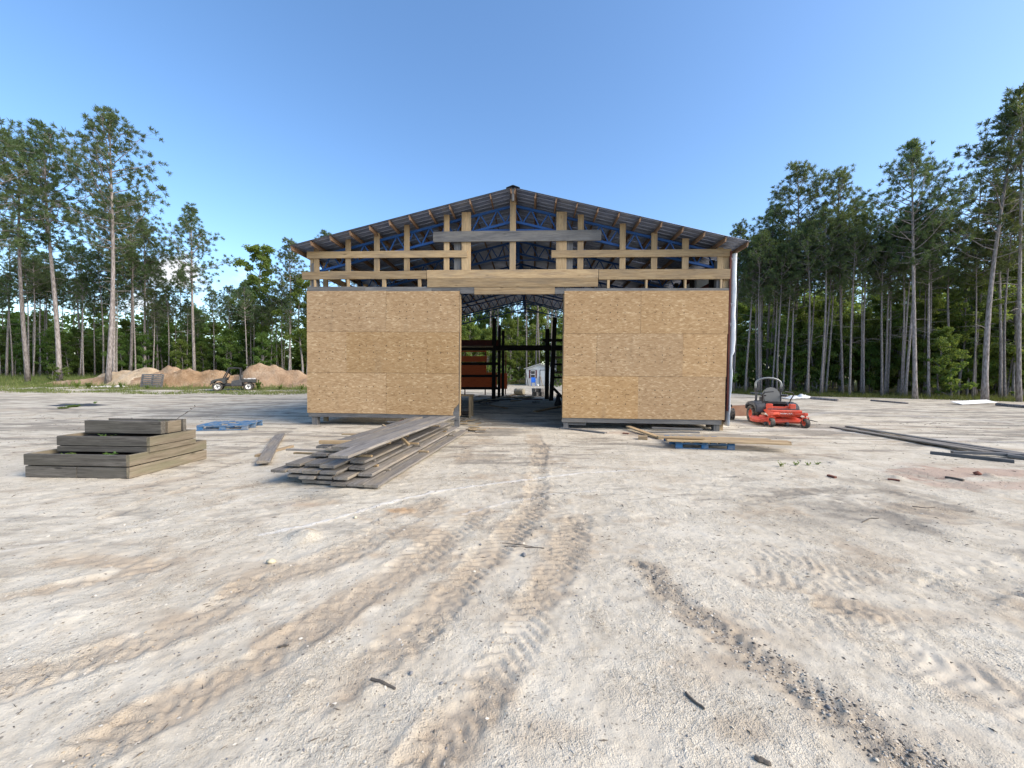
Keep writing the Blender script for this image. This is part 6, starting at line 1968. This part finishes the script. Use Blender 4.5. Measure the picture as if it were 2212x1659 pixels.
for i in range(6):
    a = Dp(950 + (i % 3) * 38, 1240 - (i // 3) * 45, 28.8); s = .34
    z = gz(a.x, a.y) + (.0 if i < 3 else .29)
    mb = MB(); mb.cbox((0, 0, .15), (.34 + .06 * (i % 2), .3, .28), .02)
    tag(mb.build('block', MAT['pale_stone'] if i % 2 else MAT['stone'], None, Matrix.Translation((a.x, a.y, z)) @ Matrix.Rotation(i * .4, 4, 'Z')), ('lower ' if i < 3 else 'upper ') + ('left', 'middle', 'right')[i % 3] + ' concrete block stacked by the right rack post', 'block', 'blocks by the rack')
for i in range(26):
    a = Dp(rng.uniform(300, 720), rng.uniform(1200, 1290), 0.1); px, py = z3(rng.uniform(290, 720), 1250); dpt = rng.uniform(22, 29); d = ray(px, py); x = d.x / d.y * dpt
    an = rng.uniform(-.5, .5); L = rng.uniform(.4, 1.6); z = gz(x, dpt) + .03
    tag(board('offcut', (x, dpt, z), (x + L * math.cos(an), dpt + L * math.sin(an), z + rng.uniform(0, .1)), rng.uniform(.06, .16), .04, rng.choice([TW, NW, GW, DK]), None, (0, 0, 1), 0, 1), 'timber offcut in the clutter under the rack', 'offcut', 'offcuts under the rack')
# dark bucket-like machine at the right jamb
c = G(*z3(1205, 1365)); mb = MB(); mb.lathe([(.001, 0), (.16, 0), (.2, .12), (.12, .3), (.09, .55), (.12, .6), (.001, .62)], 14, Matrix.Rotation(rad(90), 4, 'X'))
tag(mb.build('shop_vacuum', BK, None, Matrix.Translation((c.x, c.y, gz(c.x, c.y))), True), 'small dark machine on the floor by the right door jamb', 'machine')

# ---- small shed
sc = at(1166, 46.0)
sh = empty('garden_shed', (sc.x, sc.y, sc.z), rad(-4))
tag(sh, 'small white-sided shed with dark red shutters seen through the barn', 'shed')
wl, we, wr_, wdp = 3.3, 2.0, 2.55, 3.4
MB().prism([(-wl / 2, 0), (-wl / 2, we), (0, wr_), (wl / 2, we), (wl / 2, 0)], 0, wdp).build('wall', MAT['siding'], sh)
for i in range(11):
    z = .12 + i * .18
    w_ = wl if z < we else wl * max(0, (wr_ - z) / (wr_ - we))
    MB().cbox((0, -.012, z), (w_ - .04, .02, .165), .004).build('siding_board', MAT['siding'], sh)
for s in (-1, 1):
    M, L = frame((0, wdp / 2 - .1, wr_ + .05), (s * (wl / 2 + .22), wdp / 2 - .1, we - .02), (0, 0, 1))
    mb = MB(); mb.cbox((L / 2, 0, 0), (L, wdp + .4, .05), .01, M); mb.build('roof_slope', MAT['siding'], sh)
for x in (-wl / 2, wl / 2): MB().cbox((x, -.03, we / 2), (.09, .05, we), .01).build('corner_trim', MAT['dark_grey'], sh)
dr = MB().cbox((.42, -.035, .93), (.72, .05, 1.76), .01).build('door', MAT['siding'], sh)
for x in (.03, .81): MB().cbox((x, -.04, .95), (.06, .06, 1.86), .01).build('door_frame', MAT['dark_grey'], dr)
MB().cbox((.42, -.04, 1.87), (.84, .06, .06), .01).build('door_frame', MAT['dark_grey'], dr)
wn_ = MB().cbox((-.80, -.03, 1.36), (.56, .05, .9), .01).build('window_frame', MAT['white_paint'], sh)
for z in (1.15, 1.57): MB().cbox((-.80, -.06, z), (.46, .02, .36), .004).build('pane', MAT['glass'], wn_)
for x in (-1.18, -.42): MB().cbox((x, -.035, 1.36), (.16, .04, .92), .01).build('shutter', MAT['shutter'], sh)
MB().cbox((-.80, -.04, 1.86), (.95, .06, .06), .01).build('window_hood', MAT['dark_grey'], sh)
# blue chair before the shed
ch = empty('garden_chair', (sc.x - .78, sc.y - .9, sc.z), rad(-90))
tag(ch, 'bright blue garden chair in front of the small shed', 'chair')
MB().prism([(-.22, .38), (.24, .43), (.24, .46), (-.22, .42)], -.24, .24).build('seat', MAT['chair_blue'], ch)
MB().prism([(-.22, .40), (-.40, .95), (-.36, 1.0), (-.16, .42)], -.25, .25).build('backrest', MAT['chair_blue'], ch)
for x in (-.2, .2):
    for y in (-.22, .22): MB().bar((x, y, 0), (x * .95, y, .42), .05, .04, (0, 1, 0)).build('leg', MAT['chair_blue'], ch)
for y in (-.27, .27): MB().bar((-.28, y, .62), (.26, y, .62), .05, .03).build('arm', MAT['chair_blue'], ch)
# tools leaning on the shed
for (x0, x1, h, lab) in ((-1.35, -1.6, 1.5, 'dark pole leaning on the left corner of the small shed'), (.32, .02, 1.25, 'pale plank leaning between the shed window and door')):
    a = Vector((sc.x + x0, sc.y - .55, sc.z)); b = Vector((sc.x + x1, sc.y - .10, sc.z + h))
    tag(board('pole', a, b, .07, .05, DK if 'dark' in lab else NW, None, (0, -1, 0), 0, 1), lab, 'pole')
for i in range(12):
    x = sc.x + rng.uniform(-.5, .9); y = sc.y - rng.uniform(.5, 1.0); s = rng.uniform(.08, .2)
    v = ICO_V * (1 + (nr.rand(12, 1) - .5) * .5) * s
    o = link('rubbish', scatter_mesh('rubbish', [(v, ICO_F)], 3), rng.choice([MAT['white_paint'], MAT['cream'], MAT['stone']]), None, Matrix.Translation((x, y, gz(x, y) + s * .5)))
    tag(o, 'lump of pale junk on the ground before the small shed', 'junk', 'junk before the small shed')
